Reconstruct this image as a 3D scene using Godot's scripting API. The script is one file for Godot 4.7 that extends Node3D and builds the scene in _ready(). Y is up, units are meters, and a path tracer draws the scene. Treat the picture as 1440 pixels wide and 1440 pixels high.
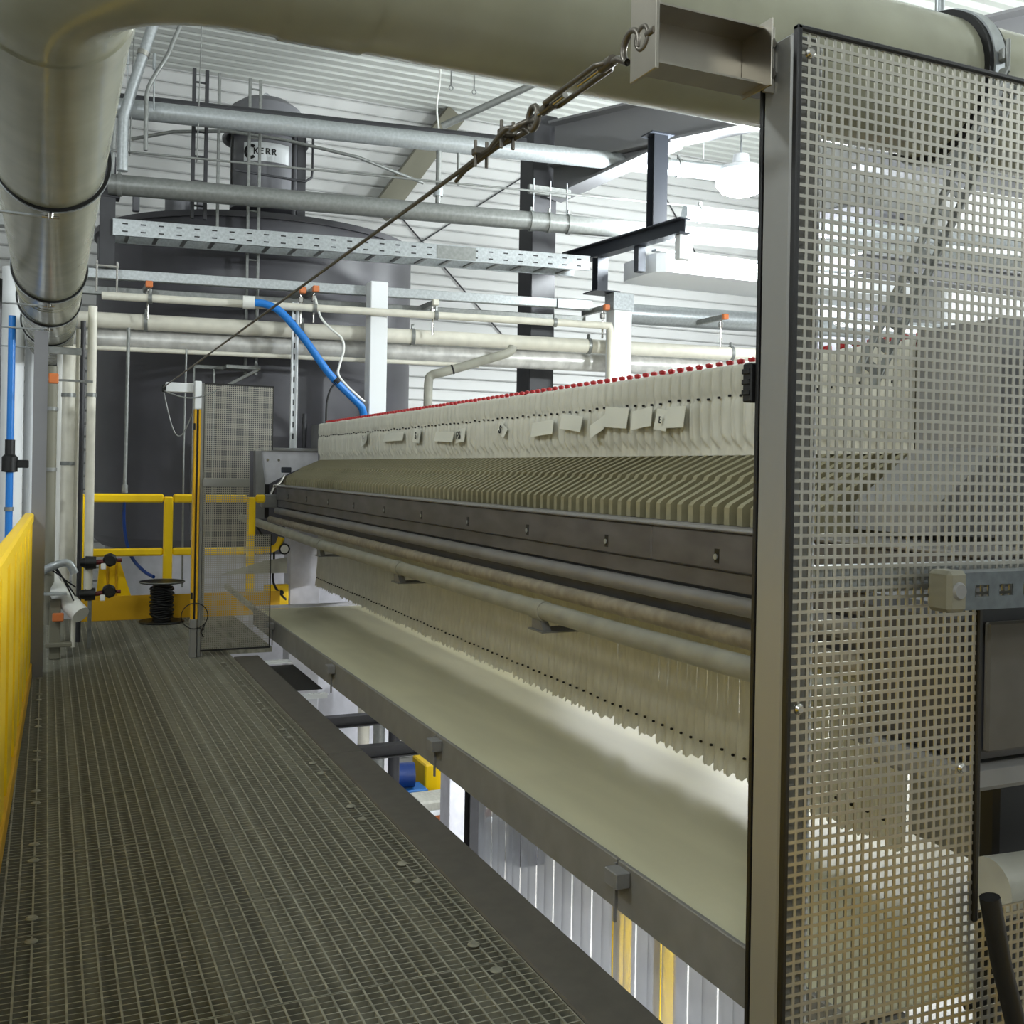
extends Node3D
# A filter press in a process hall, seen from the steel walkway beside it.
# Metres, y up, walkway level is y = 0, the press runs along -Z, the camera stands at X = 0, Z = 0.

# ---------------------------------------------------------------- mesh builder
class Mb:
	var P := PackedVector3Array()
	var N := PackedVector3Array()
	var I := PackedInt32Array()
	func add(p: Vector3, n: Vector3) -> int:
		P.append(p); N.append(n)
		return P.size() - 1
	func tri(i: int, j: int, k: int) -> void:
		var g := (P[j] - P[i]).cross(P[k] - P[i])
		if g.dot(N[i] + N[j] + N[k]) > 0.0:
			I.append(i); I.append(k); I.append(j)
		else:
			I.append(i); I.append(j); I.append(k)
	func quad(a: Vector3, b: Vector3, c: Vector3, d: Vector3, n: Vector3) -> void:
		var k := add(a, n)
		add(b, n); add(c, n); add(d, n)
		tri(k, k + 1, k + 2); tri(k, k + 2, k + 3)
	func tri3(a: Vector3, b: Vector3, c: Vector3, n: Vector3) -> void:
		var k := add(a, n)
		add(b, n); add(c, n)
		tri(k, k + 1, k + 2)
	# box with chamfered edges (bev = 0: sharp)
	func box(c: Vector3, s: Vector3, bev := 0.0, B := Basis.IDENTITY) -> void:
		var h := s * 0.5
		var e: float = minf(bev, minf(h.x, minf(h.y, h.z)) * 0.9)
		for ax in 3:
			var a1 := (ax + 1) % 3
			var a2 := (ax + 2) % 3
			for sg in [-1.0, 1.0]:
				var n := Vector3.ZERO
				n[ax] = sg
				var q := []
				for w in [[-1, -1], [1, -1], [1, 1], [-1, 1]]:
					var p := Vector3.ZERO
					p[ax] = sg * h[ax]
					p[a1] = w[0] * (h[a1] - e)
					p[a2] = w[1] * (h[a2] - e)
					q.append(c + B * p)
				quad(q[0], q[1], q[2], q[3], B * n)
		if e <= 0.0:
			return
		for ax in 3:
			var a1 := (ax + 1) % 3
			var a2 := (ax + 2) % 3
			for s1 in [-1.0, 1.0]:
				for s2 in [-1.0, 1.0]:
					var q := []
					for w in [[-1, 0], [1, 0], [1, 1], [-1, 1]]:
						var p := Vector3.ZERO
						p[ax] = w[0] * (h[ax] - e)
						p[a1] = s1 * (h[a1] - (e if w[1] == 1 else 0.0))
						p[a2] = s2 * (h[a2] - (0.0 if w[1] == 1 else e))
						q.append(c + B * p)
					var n := Vector3.ZERO
					n[a1] = s1; n[a2] = s2
					quad(q[0], q[1], q[2], q[3], B * n.normalized())
		for sx in [-1.0, 1.0]:
			for sy in [-1.0, 1.0]:
				for sz in [-1.0, 1.0]:
					var sv := Vector3(sx, sy, sz)
					tri3(c + B * (sv * Vector3(h.x, h.y - e, h.z - e)), c + B * (sv * Vector3(h.x - e, h.y, h.z - e)), c + B * (sv * Vector3(h.x - e, h.y - e, h.z)), B * sv.normalized())
	# box between two corners
	func bb(a: Vector3, b: Vector3, bev := 0.0) -> void:
		box((a + b) * 0.5, (b - a).abs(), bev)
	# square bar from a to b
	func bar(a: Vector3, b: Vector3, w: float, h: float, bev := 0.0) -> void:
		var T := Mb.along(a, b)
		box((a + b) * 0.5, Vector3(w, h, a.distance_to(b)), bev, T.basis)
	static func along(a: Vector3, b: Vector3) -> Transform3D:
		var z := (b - a).normalized()
		var up := Vector3.UP if absf(z.y) < 0.95 else Vector3.RIGHT
		var x := up.cross(z).normalized()
		return Transform3D(Basis(x, z.cross(x), z), a)
	func tube(pts: Array, r, sides := 12, closed := false, caps := true) -> void:
		var n := pts.size()
		var fr := []
		var z0: Vector3 = (pts[1] - pts[0]).normalized()
		var up := Vector3.UP if absf(z0.y) < 0.9 else Vector3.RIGHT
		var x := up.cross(z0).normalized()
		for i in n:
			var z: Vector3
			if closed:
				z = (pts[(i + 1) % n] - pts[(i + n - 1) % n]).normalized()
			elif i == 0:
				z = z0
			elif i == n - 1:
				z = (pts[i] - pts[i - 1]).normalized()
			else:
				z = (pts[i + 1] - pts[i - 1]).normalized()
			x = (x - z * x.dot(z)).normalized()
			fr.append([x, z.cross(x), z])
		var base := P.size()
		for i in n:
			var rr: float = r[i] if r is Array else r
			for k in sides:
				var t := TAU * k / sides
				var d: Vector3 = fr[i][0] * cos(t) + fr[i][1] * sin(t)
				add(pts[i] + d * rr, d)
		for i in (n if closed else n - 1):
			var j := (i + 1) % n
			for k in sides:
				var k2 := (k + 1) % sides
				var a := base + i * sides + k
				var b := base + i * sides + k2
				var c := base + j * sides + k2
				var d2 := base + j * sides + k
				tri(a, b, c); tri(a, c, d2)
		if caps and not closed:
			for e in [0, n - 1]:
				var nn: Vector3 = -fr[0][2] if e == 0 else fr[e][2]
				var m := add(pts[e], nn)
				var q := P.size()
				for k in sides:
					add(P[base + e * sides + k], nn)
				for k in sides:
					tri(m, q + k, q + (k + 1) % sides)
	func cyl(a: Vector3, b: Vector3, r: float, sides := 14) -> void:
		tube([a, b], r, sides)
	func ring(c: Vector3, axis: Vector3, R: float, r: float, n := 24, sides := 6) -> void:
		var T := Mb.along(c, c + axis)
		var pts := []
		for i in n:
			var t := TAU * i / n
			pts.append(c + T.basis.x * cos(t) * R + T.basis.y * sin(t) * R)
		tube(pts, r, sides, true)
	# band round a pipe: width w along the axis, from radius r0 to r1
	func band(c: Vector3, axis: Vector3, r0: float, r1: float, w: float, n := 32) -> void:
		lathe([Vector2(r0, -w / 2), Vector2(r1, -w / 2), Vector2(r1, w / 2), Vector2(r0, w / 2)], n, Mb.along(c, c + axis), true)
	# profile of (radius, along) spun about T's z axis; flat: hard edges
	func lathe(pr: Array, n: int, T: Transform3D, flat := true) -> void:
		for i in pr.size() - 1:
			var a: Vector2 = pr[i]
			var b: Vector2 = pr[i + 1]
			var d := (b - a).normalized()
			var nn := Vector2(d.y, -d.x)
			if nn.length() < 0.5:
				continue
			var base := P.size()
			for k in n:
				var t := TAU * k / n
				var e := T.basis.x * cos(t) + T.basis.y * sin(t)
				var nv := (e * nn.x + T.basis.z * nn.y).normalized()
				add(T.origin + e * a.x + T.basis.z * a.y, nv)
				add(T.origin + e * b.x + T.basis.z * b.y, nv)
			for k in n:
				var k2 := (k + 1) % n
				tri(base + 2 * k, base + 2 * k + 1, base + 2 * k2 + 1)
				tri(base + 2 * k, base + 2 * k2 + 1, base + 2 * k2)
	# polygon (counter-clockwise in T's xy) drawn out along T's z
	func prism(poly: Array, T: Transform3D, depth: float) -> void:
		var pk := PackedVector2Array(poly)
		if Geometry2D.is_polygon_clockwise(pk):
			pk.reverse()
		var ids := Geometry2D.triangulate_polygon(pk)
		for e in 2:
			var nn: Vector3 = T.basis.z * (1.0 if e == 1 else -1.0)
			var base := P.size()
			for p in pk:
				add(T * Vector3(p.x, p.y, depth * e), nn)
			for i in range(0, ids.size(), 3):
				tri(base + ids[i], base + ids[i + 1], base + ids[i + 2])
		for i in pk.size():
			var a := pk[i]
			var b := pk[(i + 1) % pk.size()]
			var d := (b - a).normalized()
			quad(T * Vector3(a.x, a.y, 0), T * Vector3(b.x, b.y, 0), T * Vector3(b.x, b.y, depth), T * Vector3(a.x, a.y, depth), T.basis * Vector3(d.y, -d.x, 0))
	# smooth grid from a function of (u, v)
	func grid(nu: int, nv: int, f: Callable) -> void:
		var base := P.size()
		var q := []
		for j in nv + 1:
			for i in nu + 1:
				q.append(f.call(float(i) / nu, float(j) / nv))
		for j in nv + 1:
			for i in nu + 1:
				var du: Vector3 = q[j * (nu + 1) + mini(i + 1, nu)] - q[j * (nu + 1) + maxi(i - 1, 0)]
				var dv: Vector3 = q[mini(j + 1, nv) * (nu + 1) + i] - q[maxi(j - 1, 0) * (nu + 1) + i]
				add(q[j * (nu + 1) + i], du.cross(dv).normalized())
		for j in nv:
			for i in nu:
				var a := base + j * (nu + 1) + i
				tri(a, a + 1, a + nu + 2); tri(a, a + nu + 2, a + nu + 1)
	func mesh() -> ArrayMesh:
		var arr := []
		arr.resize(Mesh.ARRAY_MAX)
		arr[Mesh.ARRAY_VERTEX] = P
		arr[Mesh.ARRAY_NORMAL] = N
		arr[Mesh.ARRAY_INDEX] = I
		var m := ArrayMesh.new()
		m.add_surface_from_arrays(Mesh.PRIMITIVE_TRIANGLES, arr)
		return m

# ---------------------------------------------------------------- node helpers
var taken := {}
var M := {}

func numbered(called: String) -> String:
	var k: int = taken.get(called, 0)
	taken[called] = k + 1
	return called if k == 0 else "%s_%03d" % [called, k]

func thing(called: String, label: String, category: String, at := Vector3.ZERO, group := "") -> Node3D:
	var o := Node3D.new()
	o.name = numbered(called)
	add_child(o)
	o.position = at
	o.set_meta("label", label)
	o.set_meta("category", category)
	if group != "":
		o.set_meta("group", group)
	return o

func structure(called: String) -> Node3D:
	var o := Node3D.new()
	o.name = numbered(called)
	add_child(o)
	o.set_meta("kind", "structure")
	return o

func part(parent: Node3D, called: String, mesh, material: Material, at := Vector3.ZERO, label := "") -> MeshInstance3D:
	var o := MeshInstance3D.new()
	o.name = called
	o.mesh = mesh.mesh() if mesh is Mb else mesh
	o.material_override = material
	o.position = at
	parent.add_child(o, true)
	if label != "":
		o.set_meta("label", label)
	return o

# a thing that is one mesh, its vertices given in world metres; the node stands at base
func solo(called: String, label: String, category: String, mb: Mb, material: Material, base: Vector3, group := "") -> MeshInstance3D:
	for i in mb.P.size():
		mb.P[i] -= base
	var o := MeshInstance3D.new()
	o.name = numbered(called)
	o.mesh = mb.mesh()
	o.material_override = material
	o.position = base
	add_child(o)
	o.set_meta("label", label)
	o.set_meta("category", category)
	if group != "":
		o.set_meta("group", group)
	return o

# ---------------------------------------------------------------- materials
func noise_image(seed_: int, freq: float, lo: float, hi: float, stretch := 1, kind := FastNoiseLite.TYPE_SIMPLEX_SMOOTH, size := 256) -> Image:
	var f := FastNoiseLite.new()
	f.seed = seed_
	f.noise_type = kind
	f.frequency = freq
	f.fractal_octaves = 4
	var im := f.get_seamless_image(size, size / stretch)
	im.convert(Image.FORMAT_RGB8)
	var out := Image.create(im.get_width(), im.get_height(), false, Image.FORMAT_RGB8)
	for y in im.get_height():
		for x in im.get_width():
			var v: float = lerpf(lo, hi, im.get_pixel(x, y).r)
			out.set_pixel(x, y, Color(v, v, v))
	if stretch > 1:
		out.resize(size, size, Image.INTERPOLATE_BILINEAR)
	return out

func mat(key: String, c: Color, rough: float, metal := 0.0, tex: Texture2D = null, scale_ := Vector3.ONE, rtex: Texture2D = null) -> StandardMaterial3D:
	var m := StandardMaterial3D.new()
	m.albedo_color = c
	m.roughness = rough
	m.metallic = metal
	if tex or rtex:
		m.uv1_triplanar = true
		m.uv1_world_triplanar = true
		m.uv1_scale = scale_
		if tex:
			m.albedo_texture = tex
		if rtex:
			m.roughness_texture = rtex
	M[key] = m
	return m

func make_materials() -> void:
	var cloud := ImageTexture.create_from_image(noise_image(3, 0.012, 0.80, 1.0))
	var soft := ImageTexture.create_from_image(noise_image(5, 0.02, 0.90, 1.0))
	var spangle := ImageTexture.create_from_image(noise_image(8, 0.06, 0.82, 1.0, 1, FastNoiseLite.TYPE_CELLULAR))
	var streak := ImageTexture.create_from_image(noise_image(11, 0.03, 0.92, 1.0, 8))
	var grime := ImageTexture.create_from_image(noise_image(21, 0.035, 0.68, 1.0))
	var rvar := ImageTexture.create_from_image(noise_image(31, 0.02, 0.55, 1.0))
	mat("duct", Color(0.655, 0.655, 0.575), 0.26, 0.0, soft, Vector3(0.7, 0.7, 0.7), rvar)
	mat("rubber", Color(0.05, 0.05, 0.055), 0.6)
	mat("galv", Color(0.74, 0.76, 0.77), 0.38, 0.45, spangle, Vector3(2, 2, 2))
	mat("galv_dull", Color(0.58, 0.59, 0.58), 0.4, 0.4, spangle, Vector3(1.5, 1.5, 1.5))
	mat("stainless", Color(0.66, 0.64, 0.60), 0.36, 1.0, streak, Vector3(1, 1, 1))
	mat("perforated", Color(0.72, 0.71, 0.67), 0.40, 0.85, soft, Vector3(1, 1, 1))
	mat("bright_steel", Color(0.75, 0.74, 0.72), 0.22, 1.0)
	mat("rope_steel", Color(0.42, 0.40, 0.37), 0.4, 0.9)
	mat("black", Color(0.035, 0.035, 0.04), 0.45)
	mat("aluminium", Color(0.55, 0.55, 0.54), 0.45, 0.5)
	mat("cloth", Color(0.84, 0.835, 0.79), 0.85, 0.0, soft, Vector3(3, 1, 3))
	mat("cloth_warm", Color(0.84, 0.835, 0.79), 0.85, 0.0, soft, Vector3(3, 1, 3))
	mat("plate", Color(0.57, 0.545, 0.43), 0.5, 0.0, soft, Vector3(2, 2, 2))
	mat("red", Color(0.62, 0.09, 0.10), 0.4)
	mat("pink", Color(0.86, 0.66, 0.64), 0.5)
	mat("beam_grey", Color(0.43, 0.42, 0.43), 0.5, 0.15, cloud, Vector3(0.8, 2.0, 0.8))
	mat("rail_grey", Color(0.63, 0.62, 0.62), 0.4, 0.3, cloud, Vector3(0.8, 2.0, 0.8))
	mat("press_pipe", Color(0.70, 0.695, 0.645), 0.5, 0.0, cloud, Vector3(1.2, 1.2, 1.2))
	mat("rusty_pipe", Color(0.72, 0.68, 0.61), 0.5, 0.1, grime, Vector3(1.2, 1.2, 1.2))
	mat("tray", Color(0.80, 0.785, 0.67), 0.42, 0.0, streak, Vector3(0.35, 0.35, 0.6))
	mat("fascia", Color(0.52, 0.515, 0.50), 0.5, 0.1, soft, Vector3(1, 1, 1))
	mat("press_white", Color(0.80, 0.80, 0.83), 0.45, 0.0, soft, Vector3(1, 1, 1))
	mat("press_grey", Color(0.52, 0.52, 0.52), 0.5, 0.1, soft, Vector3(1, 1, 1))
	mat("yellow", Color(0.98, 0.81, 0.02), 0.38)
	mat("yellow_deep", Color(0.80, 0.61, 0.04), 0.45)
	mat("strut_dark", Color(0.42, 0.45, 0.47), 0.42, 0.5, spangle, Vector3(3, 3, 3))
	mat("white_paint", Color(0.88, 0.89, 0.90), 0.45)
	mat("rack_white", Color(0.78, 0.80, 0.81), 0.4, 0.2, spangle, Vector3(2, 2, 2))
	mat("white_pipe", Color(0.90, 0.885, 0.83), 0.45, 0.0, soft, Vector3(1, 1, 1))
	mat("foil", Color(0.90, 0.895, 0.88), 0.35, 0.25, cloud, Vector3(2, 2, 2))
	mat("cladding", Color(0.85, 0.85, 0.845), 0.5)
	mat("roof_sheet", Color(0.80, 0.81, 0.79), 0.5)
	mat("wall_plain", Color(0.76, 0.76, 0.755), 0.8, 0.0, soft, Vector3(0.3, 0.3, 0.3))
	mat("concrete", Color(0.60, 0.59, 0.57), 0.6, 0.0, cloud, Vector3(0.3, 0.3, 0.3))
	mat("steel_dark", Color(0.235, 0.235, 0.25), 0.5, 0.1, soft, Vector3(1, 1, 1))
	mat("steel_blue", Color(0.20, 0.215, 0.25), 0.45, 0.1)
	mat("girder", Color(0.46, 0.46, 0.47), 0.5)
	mat("tank", Color(0.33, 0.325, 0.35), 0.42, 0.0, soft, Vector3(0.5, 0.5, 0.5))
	mat("tank_hat", Color(0.44, 0.44, 0.46), 0.45)
	mat("grating", Color(0.63, 0.625, 0.565), 0.5, 0.2, grime, Vector3(1.5, 1.5, 1.5))
	mat("kerb", Color(0.34, 0.325, 0.30), 0.6, 0.1, soft, Vector3(2, 2, 2))
	mat("blue", Color(0.13, 0.47, 0.80), 0.35)
	mat("blue_dark", Color(0.06, 0.22, 0.50), 0.35)
	mat("orange", Color(0.80, 0.45, 0.24), 0.5)
	mat("paper", Color(0.86, 0.86, 0.82), 0.8)
	mat("ink", Color(0.05, 0.05, 0.06), 0.7)
	mat("white_plastic", Color(0.90, 0.90, 0.88), 0.3)
	mat("dark_red", Color(0.35, 0.05, 0.06), 0.5)
	mat("green_dark", Color(0.05, 0.16, 0.13), 0.5)
	mat("olive_post", Color(0.47, 0.46, 0.40), 0.5)
	var strip := mat("strip", Color(0.86, 0.87, 0.92, 0.6), 0.18)
	strip.transparency = BaseMaterial3D.TRANSPARENCY_ALPHA
	var glow := mat("lamp_lens", Color(1, 1, 1), 0.4)
	glow.emission_enabled = true
	glow.emission = Color(0.96, 0.98, 1.0)
	glow.emission_energy_multiplier = 12.0
	var dim := mat("strip_lens", Color(1, 1, 1), 0.4)
	dim.emission_enabled = true
	dim.emission = Color(0.96, 0.98, 1.0)
	dim.emission_energy_multiplier = 0.9

# ---------------------------------------------------------------- scene
func _ready() -> void:
	var cam := Camera3D.new()
	cam.name = "camera"
	add_child(cam)
	cam.position = Vector3(0, 1.5, 0)
	cam.rotation = Vector3(0, -atan(655.0 / 1450.0), deg_to_rad(1.0))
	cam.projection = Camera3D.PROJECTION_FRUSTUM
	cam.near = 0.1
	cam.far = 200.0
	cam.size = 0.1 * 1440.0 / 1450.0
	cam.frustum_offset = Vector2(0, -0.1 * 57.5 / 1450.0)
	cam.current = true
	var env := Environment.new()
	env.background_mode = Environment.BG_COLOR
	env.background_color = Color.BLACK
	env.tonemap_mode = Environment.TONE_MAPPER_LINEAR
	env.tonemap_exposure = 1.12
	env.sdfgi_enabled = true
	env.ssao_enabled = true
	env.ssil_enabled = true
	var we := WorldEnvironment.new()
	we.name = "environment"
	we.environment = env
	add_child(we)
	make_materials()
	make_lamps()
	make_shell()
	make_walkway()
	make_side_barrier()
	make_press()
	make_plates()
	make_tray()
	make_guards()
	make_rope()
	make_duct()
	make_tank()
	make_rack()
	make_steelwork()
	make_left_side()
	make_far_end()
	make_lower_hall()
	make_tags()

# ---------------------------------------------------------------- lamps
func high_bay(at: Vector3, energy: float, label: String, roof := 7.7) -> void:
	var t := thing("high_bay_lamp", label, "lamp", at, "high bay lamps under the roof")
	var h := Mb.new()
	h.lathe([Vector2(0.0, 0.30), Vector2(0.09, 0.30), Vector2(0.10, 0.20), Vector2(0.24, 0.15), Vector2(0.27, 0.10), Vector2(0.255, 0.09), Vector2(0.20, 0.12)], 28, Transform3D(Basis(Vector3.RIGHT, Vector3.BACK, Vector3.UP), Vector3.ZERO))
	part(t, "housing", h, M.white_paint)
	var l := Mb.new()
	l.lathe([Vector2(0.20, 0.125), Vector2(0.265, 0.09), Vector2(0.29, 0.02), Vector2(0.28, -0.06), Vector2(0.22, -0.13), Vector2(0.12, -0.17), Vector2(0.0, -0.185)], 28, Transform3D(Basis(Vector3.RIGHT, Vector3.BACK, Vector3.UP), Vector3.ZERO))
	part(t, "lens", l, M.lamp_lens)
	var r := Mb.new()
	r.cyl(Vector3(0, 0.30, 0), Vector3(0, roof - at.y, 0), 0.012, 8)
	part(t, "hanging_rod", r, M.galv)
	var o := OmniLight3D.new()
	o.name = "light"
	o.position = Vector3(0, -0.42, 0)
	o.light_energy = energy
	o.light_color = Color(0.965, 0.995, 1.0)
	o.light_size = 0.22
	o.omni_range = 60.0
	o.omni_attenuation = 2.0
	o.shadow_enabled = true
	t.add_child(o)

func tube_lamp(at: Vector3, size: Vector2, energy: float, label: String, tilt := 0.0, hold := Vector3.ZERO) -> void:
	var t := thing("strip_lamp", label, "lamp", at, "strip lamps")
	t.rotation.z = tilt
	var h := Mb.new()
	h.box(Vector3(0, 0.03, 0), Vector3(size.x + 0.04, 0.06, size.y + 0.04), 0.01)
	part(t, "housing", h, M.white_paint)
	var l := Mb.new()
	l.box(Vector3(0, -0.006, 0), Vector3(size.x, 0.012, size.y), 0.004)
	part(t, "lens", l, M.strip_lens)
	if hold != Vector3.ZERO:
		for k in [-0.8, 0.8]:
			var b := Mb.new()
			var away := Vector3(0, 0, k * size.y * 0.5) if size.y > size.x else Vector3(k * size.x * 0.5, 0, 0)
			b.bar(Vector3(0, 0.05, 0) + away, Basis(Vector3(0, 0, 1), -tilt) * hold + away, 0.012, 0.012)
			part(t, "holder", b, M.galv_dull)
	var a := AreaLight3D.new()
	a.name = "light"
	a.area_size = size
	a.position = Vector3(0, -0.03, 0)
	a.rotation = Vector3(-PI / 2, 0, 0)
	a.light_energy = energy
	a.light_color = Color(0.97, 0.985, 1.0)
	a.area_range = 40.0
	a.shadow_enabled = true
	t.add_child(a)

func make_lamps() -> void:
	high_bay(Vector3(7.3, 4.92, -9.85), 26.0, "glaring white high bay lamp hanging beyond the press")
	high_bay(Vector3(7.7, 4.25, -3.4), 30.0, "high bay lamp over the far side of the press, out of the frame")
	high_bay(Vector3(9.2, 5.2, 1.5), 14.0, "high bay lamp over the near end of the press, behind the viewer")
	high_bay(Vector3(10.6, 5.2, -12.6), 12.0, "high bay lamp in the far right corner, hidden by the near guard")
	high_bay(Vector3(-3.2, 5.6, -4.0), 8.0, "high bay lamp left of the walkway, out of the frame")
	high_bay(Vector3(-2.6, 5.6, 3.5), 9.5, "high bay lamp behind the viewer, left of the walkway")
	tube_lamp(Vector3(6.2, -0.75, -10.0), Vector2(0.3, 2.4), 34.0, "strip lamp over the lower machines")
	tube_lamp(Vector3(4.2, -0.75, -4.2), Vector2(0.3, 2.4), 34.0, "strip lamp behind the strip curtain")
	tube_lamp(Vector3(5.42, 0.75, -3.6), Vector2(0.12, 2.2), 7.0, "strip lamp lighting the tray from the far side, nearest of three", -1.25, Vector3(-0.535, 0.43, 0))
	tube_lamp(Vector3(5.42, 0.75, -6.4), Vector2(0.12, 2.2), 7.0, "strip lamp lighting the tray from the far side, middle of three", -1.25, Vector3(-0.535, 0.43, 0))
	tube_lamp(Vector3(5.42, 0.75, -9.2), Vector2(0.12, 2.2), 4.5, "strip lamp lighting the tray from the far side, last of three", -1.25, Vector3(-0.535, 0.43, 0))

# ---------------------------------------------------------------- room shell
const ROOF := 7.72
const LOW := -3.5
const WX0 := -6.0
const WX1 := 13.5
const WZ0 := -17.0
const WZ1 := 9.0

func make_shell() -> void:
	# back wall: horizontal profiled cladding, each strip a piece of its own
	var w := structure("wall_back")
	var b := Mb.new()
	b.bb(Vector3(WX0 - 0.2, LOW - 0.2, WZ0 - 0.25), Vector3(WX1 + 0.2, ROOF + 0.5, WZ0 - 0.03))
	part(w, "wall_core", b, M.wall_plain)
	var s := Mb.new()
	s.prism([Vector2(0, 0.012), Vector2(0.022, 0.03), Vector2(0.022, 0.165), Vector2(0.0, 0.195), Vector2(-0.03, 0.195), Vector2(-0.03, 0.012)], Transform3D(Basis(Vector3(0, 0, 1), Vector3(0, 1, 0), Vector3(-1, 0, 0)), Vector3(WX1, 0, 0)), WX1 - WX0)
	var sm := s.mesh()
	var y := LOW
	while y < ROOF:
		part(w, "cladding_strip", sm, M.cladding, Vector3(0, y, WZ0))
		y += 0.2
	# other walls
	for a in [["wall_right", Vector3(WX1, LOW - 0.2, WZ0), Vector3(WX1 + 0.2, ROOF + 0.5, WZ1)], ["wall_left", Vector3(WX0 - 0.2, LOW - 0.2, WZ0), Vector3(WX0, ROOF + 0.5, WZ1)], ["wall_front", Vector3(WX0 - 0.2, LOW - 0.2, WZ1), Vector3(WX1 + 0.2, ROOF + 0.5, WZ1 + 0.2)]]:
		var o := structure(a[0])
		var m := Mb.new()
		m.bb(a[1], a[2])
		part(o, "wall_core", m, M.wall_plain)
	var fl := structure("floor_001")
	var fm := Mb.new()
	fm.bb(Vector3(WX0 - 0.2, LOW - 0.3, WZ0), Vector3(WX1 + 0.2, LOW, WZ1))
	part(fl, "floor_slab", fm, M.concrete)
	# roof: trapezoidal sheets with ribs along X
	var c := structure("ceiling")
	var pr := []
	var n := 4
	var p := 0.26
	for i in n:
		var z := i * p
		pr.append_array([Vector2(z, 0.055), Vector2(z + 0.03, 0.0), Vector2(z + p - 0.08, 0.0), Vector2(z + p - 0.05, 0.055)])
	pr.append_array([Vector2(n * p, 0.055), Vector2(n * p, 0.2), Vector2(0, 0.2)])
	var sh := Mb.new()
	sh.prism(pr, Transform3D(Basis(Vector3(0, 0, 1), Vector3(0, 1, 0), Vector3(-1, 0, 0)), Vector3(WX1, 0, 0)), WX1 - WX0)
	var shm := sh.mesh()
	var z := WZ0
	while z < WZ1:
		part(c, "roof_sheet", shm, M.roof_sheet, Vector3(0, ROOF, z))
		z += n * p

# ---------------------------------------------------------------- walkway
func grating_mesh(x0: float, x1: float, len_: float) -> Array:
	var fr := Mb.new()
	fr.bb(Vector3(x0, -0.04, -0.004), Vector3(x1, 0.001, 0.0))
	fr.bb(Vector3(x0, -0.04, -len_), Vector3(x1, 0.001, -len_ + 0.004))
	fr.bb(Vector3(x0, -0.04, -len_ + 0.004), Vector3(x0 + 0.004, 0.0, -0.004))
	fr.bb(Vector3(x1 - 0.004, -0.04, -len_ + 0.004), Vector3(x1, 0.0, -0.004))
	var br := Mb.new()
	var nx := int(round((x1 - x0) / 0.046))
	for i in range(1, nx):
		var x := lerpf(x0, x1, float(i) / nx)
		br.bb(Vector3(x - 0.0032, -0.034, -len_ + 0.004), Vector3(x + 0.0032, 0.0, -0.004))
	var nz := int(round(len_ / 0.032))
	for j in range(1, nz):
		var zz := -len_ * j / nz
		br.bb(Vector3(x0 + 0.004, -0.030, zz - 0.0022), Vector3(x1 - 0.004, -0.0008, zz + 0.0022))
	return [fr.mesh(), br.mesh()]

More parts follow.
